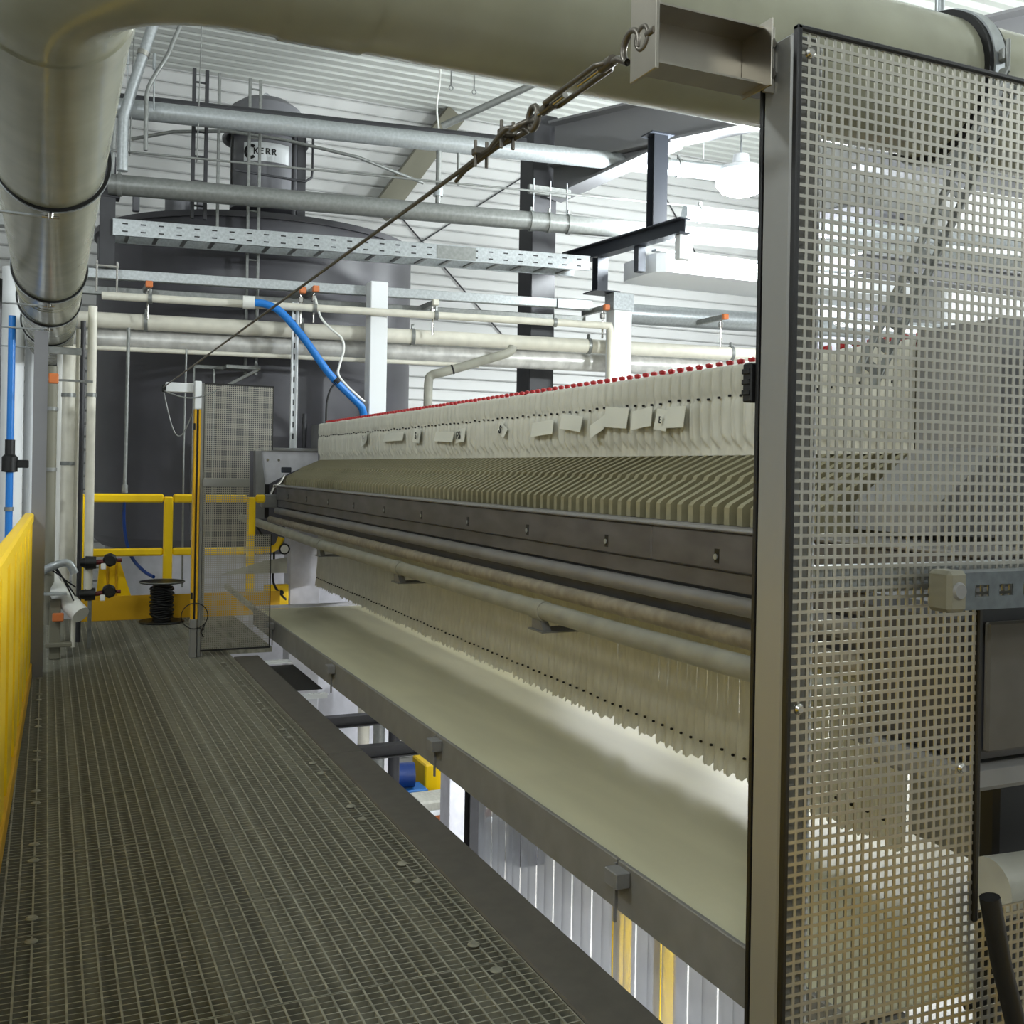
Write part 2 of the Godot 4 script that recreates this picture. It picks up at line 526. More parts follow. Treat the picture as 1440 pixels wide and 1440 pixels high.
func make_walkway() -> void:
	var f := structure("floor")
	var L := 0.72
	var g := grating_mesh(-0.155, 1.36, L - 0.004)
	var gf := grating_mesh(-0.155, 1.74, L - 0.004)
	var clip := Mb.new()
	clip.lathe([Vector2(0.0, 0.006), Vector2(0.012, 0.006), Vector2(0.019, 0.003), Vector2(0.021, 0.0005)], 14, Transform3D(Basis(Vector3.RIGHT, Vector3.BACK, Vector3.UP), Vector3.ZERO))
	var cm := clip.mesh()
	var z := 2.16
	var i := 0
	while z > -10.4:
		var far := z < -8.3
		var mm = gf if far else g
		var p := part(f, "grating_panel", mm[0], M.grating, Vector3(0, 0, z))
		var bars := part(p, "grating_bars", mm[1], M.grating)
		bars.set_meta("kind", "stuff")
		for cx in [-0.02, 1.255]:
			for dz in [-0.09, 0.09]:
				part(p, "grating_clip", cm, M.grating, Vector3(cx, 0.002, -L + 0.002 + dz - 0.04))
		z -= L
		i += 1
	# edge kerb beside the press and bearers under the grating
	var k := structure("trim_1")
	for a in [[2.1, -2.35], [-2.358, -5.3], [-5.308, -8.28]]:
		var m := Mb.new()
		m.bb(Vector3(1.365, -0.20, a[1]), Vector3(1.56, 0.004, a[0]), 0.006)
		part(k, "edge_channel", m, M.kerb)
	var u := structure("trim_2")
	for zz in [1.5, -0.66, -2.82, -4.98, -7.14, -9.3]:
		var m := Mb.new()
		m.prism(h_profile(0.1, 0.14, 0.008, 0.006), Transform3D(Basis(Vector3(0, 0, 1), Vector3(0, 1, 0), Vector3(-1, 0, 0)), Vector3(1.36, -0.112, zz)), 1.5)
		part(u, "bearer_beam", m, M.steel_dark)
	# trunking and plate at the far gap beside the guard
	var tp := thing("cover_plate", "dark sheet cover over the gap at the foot of the far mesh guard", "cover plate", Vector3(1.6, -0.05, -7.6))
	var q := Mb.new()
	q.box(Vector3(0.09, 0.0, 0.0), Vector3(0.20, 0.006, 0.95), 0.001)
	part(tp, "sheet", q, M.black)
	var q2 := Mb.new()
	q2.box(Vector3(0.09, 0.012, -0.53), Vector3(0.2, 0.012, 0.05), 0.002)
	q2.box(Vector3(0.09, 0.012, -0.61), Vector3(0.2, 0.012, 0.05), 0.002)
	part(tp, "edge_strip", q2, M.white_paint)
	var cl := Mb.new()
	for e in [0.0, 0.05]:
		cl.box(Vector3(0.09, -0.02, 0.56 + e), Vector3(0.2, 0.03, 0.008))
	for e in 6:
		cl.bar(Vector3(0.0 + e * 0.035, -0.01, 0.56), Vector3(0.02 + e * 0.035, -0.01, 0.61), 0.008, 0.008)
	part(tp, "lattice_edge", cl, M.white_paint)
	# yellow folded sheet barrier along the left edge of the walkway
	var bz := 2.0
	var t := thing("sheet_barrier", "bright yellow folded sheet barrier along the left edge of the walkway", "barrier", Vector3(-0.163, 0, -2.8))
	t.rotation.y = -0.016
	var yb := Mb.new()
	var pl := []
	var pitch := 0.62
	var w := 1.24
	for kx in 2:
		var o := kx * pitch
		pl.append_array([Vector2(o, 0), Vector2(o + 0.40, 0), Vector2(o + 0.44, -0.05), Vector2(o + 0.58, -0.05), Vector2(o + pitch, 0)])
	var back := []
	for v in pl:
		back.push_front(v + Vector2(0, -0.006))
	pl.append_array(back)
	# polygon in (−Z, X), drawn upwards
	yb.prism(pl, Transform3D(Basis(Vector3(0, 0, -1), Vector3(1, 0, 0), Vector3(0, 1, 0)), Vector3(0, 0.02, 0)), 1.06)
	var ym := yb.mesh()
	var zz := bz
	while zz > -7.6:
		part(t, "folded_panel", ym, M.yellow, Vector3(0.0, 0, zz + 2.8))
		zz -= w
	var tr := Mb.new()
	tr.bb(Vector3(-0.055, 1.08, bz + 2.8), Vector3(0.008, 1.15, -5.15), 0.012)
	part(t, "top_rail", tr, M.yellow)
	var kp := Mb.new()
	kp.bb(Vector3(-0.01, 0.0, bz + 2.8), Vector3(0.012, 0.10, -5.15), 0.003)
	part(t, "kick_plate", kp, M.yellow_deep)

# yellow kick barrier beside the viewer, out of the frame; the near guard mirrors it
func make_side_barrier() -> void:
	var t := thing("side_barrier", "yellow sheet barrier right of the viewer, mirrored in the near mesh guard", "barrier", Vector3(1.60, 0, 0.1))
	for k in 3:
		var m := Mb.new()
		m.bb(Vector3(0.0, 0.42, -1.15 + 0.8 * k), Vector3(0.008, 0.74, -0.36 + 0.8 * k), 0.002)
		part(t, "sheet", m, M.yellow)
		var p := Mb.new()
		p.bb(Vector3(0.008, 0.0, -1.15 + 0.8 * k), Vector3(0.058, 1.1, -1.10 + 0.8 * k), 0.004)
		part(t, "post", p, M.yellow)
	var r := Mb.new()
	r.bb(Vector3(-0.01, 1.05, -1.15), Vector3(0.06, 1.12, 1.24), 0.01)
	part(t, "top_rail", r, M.yellow)

func h_profile(w: float, h: float, tf: float, tw: float) -> Array:
	var a := w / 2
	var b := h / 2
	var t := tw / 2
	return [Vector2(-a, -b), Vector2(a, -b), Vector2(a, -b + tf), Vector2(t, -b + tf), Vector2(t, b - tf), Vector2(a, b - tf), Vector2(a, b), Vector2(-a, b), Vector2(-a, b - tf), Vector2(-t, b - tf), Vector2(-t, -b + tf), Vector2(-a, -b + tf)]

# ---------------------------------------------------------------- filter press frame
func make_press() -> void:
	var t := thing("press_side_beam", "dark grey slotted side beam carrying the filter plates, facing the walkway", "beam", Vector3(3.55, 0, -6.8))
	var tf := thing("press_side_beam", "far side beam of the filter press, hidden behind the plates", "beam", Vector3(3.55, 0, -6.8))
	var th_ := thing("press_fixed_head", "grey and white fixed head of the filter press at the far end of plates", "press head", Vector3(3.55, 0, -6.8))
	var tm_ := thing("press_moving_head", "grey pressing head of the filter press behind the near mesh guard", "press head", Vector3(3.55, 0, -6.8))
	var tc_ := thing("press_crosshead", "big grey cylinder crosshead of the press at the near end", "press head", Vector3(3.55, 0, -6.8))
	var o := Vector3(3.55, 0, -6.8)
	var zs := [-1.92, -3.51, -10.85]
	for i in 2:
		var m := Mb.new()
		m.bb(Vector3(2.20, 1.157, zs[i] - 0.002) - o, Vector3(2.50, 1.296, zs[i + 1] + 0.002) - o, 0.006)
		var p := part(t, "side_beam", m, M.beam_grey)
		# slots with bolts, every 0.8 m
		for k in 11:
			var z := -2.27 - 0.8 * k
			if z < zs[i] and z > zs[i + 1]:
				var sl := Mb.new()
				sl.bb(Vector3(2.1985, 1.182, z - 0.014) - o, Vector3(2.21, 1.234, z + 0.014) - o, 0.0)
				part(p, "slot", sl, M.black)
				var bo := Mb.new()
				bo.cyl(Vector3(2.2, 1.205, z - 0.004) - o, Vector3(2.194, 1.205, z - 0.004) - o, 0.011, 8)
				part(p, "bolt", bo, M.galv)
	var lip := Mb.new()
	lip.bb(Vector3(2.185, 1.297, -1.92) - o, Vector3(2.5, 1.310, -10.85) - o, 0.005)
	part(t, "slide_rail", lip, M.rail_grey)
	var lw := Mb.new()
	lw.bb(Vector3(2.215, 1.085, -1.92) - o, Vector3(2.48, 1.155, -10.85) - o, 0.004)
	part(t, "lower_web", lw, M.beam_grey)
	var rr := Mb.new()
	rr.tube([Vector3(2.20, 1.045, -1.92) - o, Vector3(2.20, 1.045, -10.80) - o], 0.034, 12)
	part(t, "guide_rail", rr, M.rail_grey)
	var gap := Mb.new()
	gap.bb(Vector3(2.26, 0.93, -1.92) - o, Vector3(2.5, 1.083, -10.85) - o, 0.004)
	part(t, "inner_web", gap, M.beam_grey)
	var fb := Mb.new()
	fb.bb(Vector3(4.58, 1.157, -1.92) - o, Vector3(4.88, 1.296, -10.85) - o, 0.006)
	part(tf, "side_beam", fb, M.beam_grey)
	# fixed head at the far end with its shoulder plate, and the leg under it
	var hd := Mb.new()
	hd.prism([Vector2(2.74, 0.75), Vector2(2.74, 1.98), Vector2(4.38, 1.98), Vector2(4.38, 0.75)], Transform3D(Basis.IDENTITY, Vector3(0, 0, -11.62) - o), 0.44)
	part(th_, "fixed_head", hd, M.press_grey)
	var sp := Mb.new()
	sp.prism([Vector2(2.10, 1.69), Vector2(2.735, 1.705), Vector2(2.735, 1.565), Vector2(2.43, 1.44), Vector2(2.20, 1.315), Vector2(2.15, 1.315)], Transform3D(Basis.IDENTITY, Vector3(0, 0, -11.34) - o), 0.08)
	var spp := part(th_, "shoulder_plate", sp, M.press_white)
	var cap := Mb.new()
	cap.bb(Vector3(2.10, 1.675, -11.27) - o, Vector3(2.74, 1.71, -11.235) - o, 0.004)
	part(spp, "top_lip", cap, M.press_grey)
	for k in 2:
		var bo := Mb.new()
		bo.cyl(Vector3(2.18 + 0.12 * k, 1.575, -11.26) - o, Vector3(2.18 + 0.12 * k, 1.575, -11.245) - o, 0.014, 8)
		part(spp, "bolt", bo, M.bright_steel)
	var ep := Mb.new()
	ep.prism([Vector2(2.045, 1.68), Vector2(2.10, 1.70), Vector2(2.15, 1.33), Vector2(2.15, 0.94), Vector2(2.06, 0.94)], Transform3D(Basis.IDENTITY, Vector3(0, 0, -11.36) - o), 0.14)
	part(th_, "end_plate", ep, M.press_grey)
	var sl2 := Mb.new()
	sl2.bb(Vector3(2.152, 0.95, -11.3) - o, Vector3(2.20, 1.31, -11.24) - o)
	part(th_, "guide_slot", sl2, M.black)
	var leg := Mb.new()
	leg.bb(Vector3(2.43, -0.25, -11.5) - o, Vector3(2.77, 0.93, -11.2) - o, 0.01)
	part(th_, "head_leg", leg, M.press_white)
	var leg2 := Mb.new()
	leg2.bb(Vector3(4.33, -3.5, -11.5) - o, Vector3(4.67, 0.93, -11.2) - o, 0.01)
	part(th_, "head_leg", leg2, M.press_white)
	var leg3 := Mb.new()
	leg3.bb(Vector3(2.43, -3.5, -11.5) - o, Vector3(2.77, -0.252, -11.2) - o, 0.01)
	part(th_, "head_column", leg3, M.press_white)
	# pressing head behind the near guard
	var mh := Mb.new()
	mh.prism([Vector2(2.68, 0.3), Vector2(2.68, 1.32), Vector2(2.42, 1.33), Vector2(2.42, 1.42), Vector2(2.68, 1.6), Vector2(2.68, 2.0), Vector2(4.42, 2.0), Vector2(4.42, 1.6), Vector2(4.68, 1.42), Vector2(4.68, 1.33), Vector2(4.42, 1.32), Vector2(4.42, 0.3)], Transform3D(Basis.IDENTITY, Vector3(0, 0, -2.62) - o), 0.34)
	part(tm_, "pressing_head", mh, M.press_grey)
	var th := Mb.new()
	th.bb(Vector3(2.42, 0.3, -1.9) - o, Vector3(4.68, 2.2, -1.5) - o, 0.02)
	part(tc_, "cylinder_crosshead", th, M.press_grey)
	var cy := Mb.new()
	cy.cyl(Vector3(3.55, 1.2, -2.28) - o, Vector3(3.55, 1.2, -1.9) - o, 0.22, 24)
	part(tm_, "hydraulic_ram", cy, M.bright_steel)
	for x in [2.5, 4.3]:
		var nl := Mb.new()
		nl.bb(Vector3(x, -3.5, -1.85) - o, Vector3(x + 0.3, 0.3, -1.55) - o, 0.01)
		part(tc_, "crosshead_leg", nl, M.press_grey)
	# plate shifter carriage at the far end of the guide rail
	var c := thing("plate_shifter", "small chrome and white plate shifter carriage at far end of side beam", "carriage", Vector3(2.15, 1.10, -10.98))
	var cm := Mb.new()
	cm.box(Vector3(0.0, 0.04, 0.0), Vector3(0.16, 0.14, 0.12), 0.01)
	part(c, "carriage_body", cm, M.press_grey)
	var ca := Mb.new()
	ca.tube([Vector3(0.02, 0.11, 0.02), Vector3(0.05, 0.18, 0.02), Vector3(0.12, 0.24, 0.03), Vector3(0.16, 0.31, 0.03)], 0.022, 8)
	ca.box(Vector3(0.09, 0.2, 0.07), Vector3(0.13, 0.03, 0.03), 0.006)
	part(c, "arm", ca, M.bright_steel)
	var cs := Mb.new()
	cs.bar(Vector3(0.08, 0.19, 0.10), Vector3(0.26, 0.185, 0.12), 0.012, 0.012)
	part(c, "pin", cs, M.bright_steel)
	var cb := Mb.new()
	cb.box(Vector3(0.17, 0.37, 0.03), Vector3(0.10, 0.06, 0.05), 0.006)
	part(c, "sensor_box", cb, M.steel_blue)
	# pipes along the press side
	var p1 := Mb.new()
	p1.tube([Vector3(2.17, 0.945, -1.75), Vector3(2.17, 0.945, -11.0)], 0.034, 14)
	solo("wash_pipe", "brownish rust-stained pipe running along the press under its side beam", "pipe", p1, M.rusty_pipe, Vector3(2.17, 0.945, -6.4))
	var pt := thing("spray_header_pipe", "thick grey beige pipe on cradles along the press, lowest of the pipes", "pipe", Vector3(2.10, 0.86, -6.4))
	var pm := Mb.new()
	var q := Vector3(2.10, 0.86, -6.4)
	pm.tube([Vector3(2.10, 0.875, -1.75) - q, Vector3(2.10, 0.87, -2.6) - q, Vector3(2.10, 0.86, -3.6) - q, Vector3(2.10, 0.858, -8.6) - q, Vector3(2.10, 0.865, -9.3) - q, Vector3(2.07, 0.89, -10.3) - q, Vector3(2.03, 0.915, -11.2) - q, Vector3(1.99, 0.93, -11.7) - q], 0.042, 16)
	part(pt, "pipe_run", pm, M.press_pipe)
	for z in [-2.2, -4.3, -6.4, -8.5]:
		var s := Mb.new()
		s.band(Vector3(2.10, 0.858, z) - q, Vector3(0, 0, 1), 0.042, 0.047, 0.11, 20)
		var sp2 := part(pt, "pipe_sleeve", s, M.press_pipe)
		var br := Mb.new()
		br.prism([Vector2(-0.05, 0.0), Vector2(0.075, 0.0), Vector2(0.02, 0.06), Vector2(-0.045, 0.06)], Transform3D(Basis(Vector3(0, 0, 1), Vector3(0, 1, 0), Vector3(-1, 0, 0)), Vector3(2.12, 0.772, z) - q), 0.04)
		br.bb(Vector3(2.065, 0.764, z - 0.06) - q, Vector3(2.30, 0.771, z + 0.09) - q)
		part(sp2, "cradle_bracket", br, M.press_grey)

# ---------------------------------------------------------------- filter plates with their cloths
func cloth_mesh(seed_: int, lower: bool) -> ArrayMesh:
	var r := RandomNumberGenerator.new()
	r.seed = seed_
	var a1 := r.randf_range(0.5, 1.0)
	var ph := r.randf_range(0.0, TAU)
	var ph2 := r.randf_range(0.0, TAU)
	var sk := r.randf_range(-1.0, 1.0)
	var lo := r.randf_range(-0.02, 0.025)
	var m := Mb.new()
	var W := 0.0785
	if not lower:
		m.grid(12, 26, func(u: float, v: float) -> Vector3:
			# v 0..0.88 up the face from y 1.585 to 1.972, then over the top edge
			var face := minf(v / 0.88, 1.0)
			var y := lerpf(1.585, 1.972, face)
			# the pillow starts on a slant above a flat strip: a triangular tuck at its foot
			var foot := 1.618 + 0.045 * u + 0.012 * sin(ph)
			var tuck := smoothstep(foot - 0.008, foot + 0.022, y)
			var grom := 1.0 - 0.5 * exp(-pow((y - 1.84) / 0.02, 2.0))
			var lean := clampf(u + 0.07 * sin(y * 9.0 + ph) * sin(PI * u), 0.0, 1.0)
			var bul := pow(maxf(sin(PI * lean), 0.0), 0.45) * (0.018 + 0.014 * a1 * sin(PI * clampf(face, 0.05, 1.0) * 0.9)) * grom
			bul += 0.005 * sin(u * 9.0 + ph + y * 7.0 * sk) * sin(PI * u)
			var x := 2.716 - bul * tuck
			if v > 0.88:
				var k := (v - 0.88) / 0.12
				x += 0.06 * k
				y += 0.008 * sin(PI * k) + 0.006 * sin(ph2) * k
			return Vector3(x - 3.55, y - 0.19, (0.5 - u) * W))
	else:
		m.grid(14, 20, func(u: float, v: float) -> Vector3:
			var end := 0.212 + lo * 0.5 + 0.014 * absf(u - 0.5) * 2.0 - 0.006 * sin(u * 14.0 + ph)
			var y := lerpf(1.24, end, v)
			var gather := exp(-pow((y - 0.31) / 0.035, 2.0))
			var low := smoothstep(0.55, 0.24, y)
			var fold := 0.007 + 0.016 * low
			var lean := clampf(u + 0.12 * sin(y * 5.0 + ph) * sin(PI * u) * sk, 0.0, 1.0)
			var x := 2.714 - fold * pow(maxf(sin(PI * lean), 0.0), 0.5) * (1.0 - 0.6 * gather)
			x -= 0.003 * sin(u * 12.0 + ph2 + y * 3.0 * sk) * sin(PI * u)
			x -= 0.010 * low * a1
			return Vector3(x - 3.55, y - 0.19, (0.5 - u) * W))
	return m.mesh()

func make_plates() -> void:
	var body := Mb.new()
	var out := [Vector2(-0.83, 0.46), Vector2(-0.83, 1.03), Vector2(-1.0, 1.115), Vector2(-1.235, 1.122), Vector2(-1.235, 1.188), Vector2(-1.222, 1.202), Vector2(-1.06, 1.285), Vector2(-1.05, 1.303), Vector2(-0.832, 1.398), Vector2(-0.83, 1.765)]
	var poly := out.duplicate()
	for i in range(out.size() - 1, -1, -1):
		poly.append(Vector2(-out[i].x, out[i].y))
	body.prism(poly, Transform3D(Basis.IDENTITY, Vector3(0, 0, -0.0155)), 0.031)
	var bm := body.mesh()
	var ups := []
	var lows := []
	for s in 6:
		ups.append(cloth_mesh(100 + s, false))
		lows.append(cloth_mesh(200 + s, true))
	var gm := Mb.new()
	gm.box(Vector3.ZERO, Vector3(0.012, 0.010, 0.012), 0.002)
	var grom := gm.mesh()
	var kn := Mb.new()
	var up := Basis(Vector3.RIGHT, Vector3.BACK, Vector3.UP)
	kn.lathe([Vector2(0.024, 0.0), Vector2(0.024, 0.012), Vector2(0.013, 0.018), Vector2(0.013, 0.030), Vector2(0.017, 0.034), Vector2(0.017, 0.046), Vector2(0.0, 0.052)], 10, Transform3D(up, Vector3.ZERO))
	var knob := kn.mesh()
	var flange := Mb.new()
	flange.box(Vector3(0.0, 0.004, 0.0), Vector3(0.12, 0.008, 0.06), 0.002)
	var flm := flange.mesh()
	var rng := RandomNumberGenerator.new()
	rng.seed = 77
	var protos := []
	for s in 6:
		var p := Node3D.new()
		p.set_meta("category", "filter plate")
		p.set_meta("group", "filter plates hanging in the press")
		p.set_meta("label", "olive filter plate with white cloths and red knob, one of the long row")
		part(p, "plate", bm, M.plate, Vector3.ZERO, "olive green plastic plate with sloping shoulder")
		part(p, "upper_cloth", ups[s], M.cloth, Vector3.ZERO, "white filter cloth above the shoulder")
		part(p, "lower_cloth", lows[s], M.cloth_warm, Vector3.ZERO, "hanging lower part of the white filter cloth")
		part(p, "cloth_tie", grom, M.ink, Vector3(2.699 - 3.55, 1.84 - 0.19 + 0.004 * (s % 3 - 1), 0.034))
		part(p, "cloth_tie", grom, M.ink, Vector3(2.690 - 3.55, 0.305 - 0.19 + 0.004 * (s % 2), 0.034))
		var k := part(p, "feed_fitting", flm, M.pink, Vector3(2.80 - 3.55, 1.765, 0), "pale pink fitting with red knob on the plate's top edge")
		part(k, "knob", knob, M.red, Vector3(-0.02, 0.008, 0))
		protos.append(p)
	var z := -2.70
	var order := 0
	while z > -11.12:
		var s := rng.randi() % 6
		var o: Node3D = protos[s].duplicate()
		o.name = numbered("filter_plate")
		add_child(o)
		o.position = Vector3(3.55, 0.19, z)
		if order == 0:
			o.set_meta("label", "nearest filter plate of the row, beside the grey pressing head")
		elif z < -11.05:
			o.set_meta("label", "farthest filter plate of the row, against the fixed press head")
		z -= 0.079
		order += 1
	for p in protos:
		p.free()

# ---------------------------------------------------------------- drip tray
func make_tray() -> void:
	var o := Vector3(2.6, 0.0, -5.8)
	var t := thing("drip_tray", "long olive cream drip tray with grey front apron under the press", "tray", o)
	var pm := Mb.new()
	pm.bb(Vector3(1.805, 0.155, -1.95) - o, Vector3(5.3, 0.172, -9.72) - o, 0.003)
	part(t, "tray_floor", pm, M.tray)
	var rim := Mb.new()
	rim.bb(Vector3(1.805, 0.173, -9.72) - o, Vector3(5.3, 0.20, -9.77) - o, 0.004)
	part(t, "end_rim", rim, M.press_white)
	var zs := [-1.95, -3.03, -4.81, -6.85, -8.85, -9.77]
	for i in zs.size() - 1:
		var f := Mb.new()
		f.bb(Vector3(1.785, 0.02, zs[i] - 0.004) - o, Vector3(1.803, 0.19, zs[i + 1] + 0.004) - o, 0.003)
		var fp := part(t, "apron_section", f, M.fascia)
		if i > 0:
			var b := Mb.new()
			b.bb(Vector3(1.73, 0.125, zs[i] + 0.01) - o, Vector3(1.784, 0.178, zs[i] + 0.09) - o, 0.003)
			b.bb(Vector3(1.775, -0.02, zs[i] - 0.006) - o, Vector3(1.784, 0.18, zs[i] + 0.006) - o)
			part(fp, "joint_bracket", b, M.press_grey)
	var arm := Mb.new()
	arm.bar(Vector3(1.79, 0.17, -9.75) - o, Vector3(1.62, 0.33, -10.35) - o, 0.035, 0.05, 0.004)
	part(t, "swing_arm", arm, M.press_pipe)
	var be := Mb.new()
	be.bb(Vector3(1.9, 0.03, -1.95) - o, Vector3(2.0, 0.15, -9.7) - o, 0.004)
	be.bb(Vector3(4.9, 0.03, -1.95) - o, Vector3(5.0, 0.15, -9.7) - o, 0.004)
	part(t, "under_frame", be, M.fascia)

# ---------------------------------------------------------------- mesh guards
func perforated(x0: float, y0: float, nx: int, ny: int, notch: Rect2, p := 0.016, hole := 0.0110, th := 0.0025) -> Mb:
	var m := Mb.new()
	var e := (p - hole) / 2
	var f := Vector3(0, 0, 1)
	for j in ny:
		for i in nx:
			var x := x0 + i * p
			var y := y0 + j * p
			if notch.has_point(Vector2(x + p / 2, y + p / 2)):
				continue
			var xa := x + e
			var xb := x + p - e
			var ya := y + e
			var yb := y + p - e
			for s in [1.0, -1.0]:
				var z: float = th / 2 * s
				m.quad(Vector3(x, y, z), Vector3(xa, y, z), Vector3(xa, y + p, z), Vector3(x, y + p, z), f * s)
				m.quad(Vector3(xb, y, z), Vector3(x + p, y, z), Vector3(x + p, y + p, z), Vector3(xb, y + p, z), f * s)
				m.quad(Vector3(xa, y, z), Vector3(xb, y, z), Vector3(xb, ya, z), Vector3(xa, ya, z), f * s)
				m.quad(Vector3(xa, yb, z), Vector3(xb, yb, z), Vector3(xb, y + p, z), Vector3(xa, y + p, z), f * s)
			var h := th / 2
			m.quad(Vector3(xa, ya, -h), Vector3(xa, yb, -h), Vector3(xa, yb, h), Vector3(xa, ya, h), Vector3(1, 0, 0))
			m.quad(Vector3(xb, ya, -h), Vector3(xb, yb, -h), Vector3(xb, yb, h), Vector3(xb, ya, h), Vector3(-1, 0, 0))
			m.quad(Vector3(xa, ya, -h), Vector3(xb, ya, -h), Vector3(xb, ya, h), Vector3(xa, ya, h), Vector3(0, 1, 0))
			m.quad(Vector3(xa, yb, -h), Vector3(xb, yb, -h), Vector3(xb, yb, h), Vector3(xa, yb, h), Vector3(0, -1, 0))
	return m

func make_guards() -> void:
	# --- near guard, at Z = -1.2
	var o := Vector3(0.985, 0, -1.2)
	var t := thing("mesh_guard", "large perforated steel mesh guard on a grey post, nearest the viewer", "guard", o)
	var sh := perforated(0.006, 0.053, 40, 131, Rect2(0.385, 0.80, 0.5, 0.502))
	part(t, "perforated_sheet", sh, M.perforated)
	var tr := Mb.new()
	tr.bb(Vector3(-0.003, 0.045, -0.006), Vector3(0.0062, 2.156, 0.006), 0.002)
	tr.bb(Vector3(-0.003, 2.148, -0.006), Vector3(0.65, 2.156, 0.006), 0.002)
	tr.bb(Vector3(0.379, 0.79, -0.006), Vector3(0.389, 1.31, 0.006), 0.002)
	tr.bb(Vector3(0.38, 1.300, -0.006), Vector3(0.65, 1.311, 0.006), 0.002)
	part(t, "rubber_edging", tr, M.black, Vector3.ZERO, "black rubber edging")
	var po := Mb.new()
	po.bb(Vector3(0.0, 0.0, -0.075), Vector3(0.05, 2.150, -0.010), 0.004)
	part(t, "post", po, M.aluminium)
	var gv := Mb.new()
	gv.bb(Vector3(-0.0012, 0.0, -0.083), Vector3(0.045, 2.14, -0.0755), 0.001)
	part(t, "seal_strip", gv, M.black)
	var fl := Mb.new()
	fl.bb(Vector3(0.051, 0.0, -0.030), Vector3(0.054, 2.14, -0.008))
	part(t, "post_flange", fl, M.white_paint)
	# stainless open bracket at the top that holds the rope
	var b := Mb.new()
	b.bb(Vector3(-0.205, 2.083, -0.105), Vector3(0.045, 2.172, -0.102))
	b.bb(Vector3(-0.205, 2.083, -0.102), Vector3(-0.02, 2.086, -0.05))
	b.bb(Vector3(-0.205, 2.166, -0.102), Vector3(-0.02, 2.169, -0.05))
	var bp := part(t, "rope_bracket", b, M.stainless)
	var ep := Mb.new()
	ep.bb(Vector3(-0.212, 2.072, -0.115), Vector3(-0.2055, 2.205, -0.045), 0.001)
	part(bp, "end_plate", ep, M.stainless)
	var fx := Mb.new()
	fx.bb(Vector3(-0.022, 2.075, -0.102), Vector3(-0.019, 2.175, -0.03), 0.001)
	fx.bb(Vector3(-0.019, 2.072, -0.055), Vector3(0.0, 2.172, -0.05), 0.001)
	part(bp, "fixing_plate", fx, M.stainless)
	for y in [2.10, 2.145]:
		var bo := Mb.new()
		bo.cyl(Vector3(-0.0095, y, -0.05), Vector3(-0.0095, y, -0.044), 0.008, 6)
		part(bp, "bolt", bo, M.rope_steel)
	for p in [Vector2(0.022, 2.118), Vector2(0.022, 1.16), Vector2(0.350, 1.04)]:
		var sc := Mb.new()
		sc.lathe([Vector2(0.0, 0.006), Vector2(0.005, 0.006), Vector2(0.008, 0.003), Vector2(0.0085, 0.0)], 14, Transform3D(Basis.IDENTITY, Vector3(p.x, p.y, 0.0014)))
		part(t, "screw", sc, M.bright_steel)
	# black connector block on the post
	var cb := Mb.new()
	cb.bb(Vector3(-0.008, 1.612, -0.105), Vector3(0.02, 1.672, -0.084), 0.002)
	for y in [1.634, 1.65, 1.666]:
		cb.bb(Vector3(-0.011, y - 0.011, -0.104), Vector3(-0.008, y - 0.003, -0.086), 0.001)
	part(t, "hinge_block", cb, M.black, Vector3.ZERO, "black plastic hinge block")
	# middle stiffener behind the sheet
	var st := Mb.new()
	st.bb(Vector3(0.052, 1.325, -0.045), Vector3(0.66, 1.365, -0.006), 0.003)
	part(t, "stiffener", st, M.galv)
	# --- slotted strut channel in front of the sheet
	var s := thing("strut_channel", "galvanised slotted strut channel reaching in front of the near mesh guard", "channel", Vector3(1.245, 1.30, -1.185))
	var ch := Mb.new()
	ch.bb(Vector3(0.03, 0.055, 0.0), Vector3(0.55, 0.0575, 0.041))
	ch.bb(Vector3(0.03, 0.0, 0.0), Vector3(0.55, 0.0025, 0.041))
	# web in front, cut by slots
	var xx := 0.03
	for k in 9:
		ch.bb(Vector3(xx, 0.0025, 0.0385), Vector3(xx + 0.022, 0.055, 0.041))
		ch.bb(Vector3(xx + 0.022, 0.0025, 0.0385), Vector3(xx + 0.052, 0.020, 0.041))
		ch.bb(Vector3(xx + 0.022, 0.038, 0.0385), Vector3(xx + 0.052, 0.055, 0.041))
		xx += 0.052
	part(s, "slotted_channel", ch, M.strut_dark)
	var cp := Mb.new()
	cp.bb(Vector3(-0.004, -0.003, -0.002), Vector3(0.035, 0.0605, 0.044), 0.006)
	part(s, "end_cap", cp, M.olive_post)
	var bo2 := Mb.new()
	bo2.lathe([Vector2(0.0, 0.004), Vector2(0.011, 0.004), Vector2(0.014, 0.0)], 18, Transform3D(Basis.IDENTITY, Vector3(0.016, 0.03, 0.044)))
	part(s, "end_disc", bo2, M.press_grey)
	# --- hydraulic unit standing in the notch of the guard
	var h := thing("hydraulic_unit", "dark hydraulic unit with pale tube standing in the notch of the near guard", "machine", Vector3(1.56, 0, -1.2))
	var hb := Mb.new()
	hb.bb(Vector3(-0.17, 1.03, -0.30), Vector3(0.45, 1.285, -0.03), 0.02)
	part(h, "control_box", hb, M.steel_dark)
	var hd := Mb.new()
	hd.bb(Vector3(-0.145, 1.05, -0.03), Vector3(0.42, 1.265, -0.018), 0.004)
	part(h, "box_lid", hd, M.kerb)
	var hp := Mb.new()
	hp.bb(Vector3(-0.16, 0.972, -0.28), Vector3(0.45, 1.02, -0.05), 0.01)
	part(h, "support_rail", hp, M.press_grey)
	var ht := Mb.new()
	ht.cyl(Vector3(0.03, 0.75, -0.16), Vector3(0.45, 0.75, -0.12), 0.055, 20)
	part(h, "pale_tube", ht, M.press_pipe)
	var hs := Mb.new()
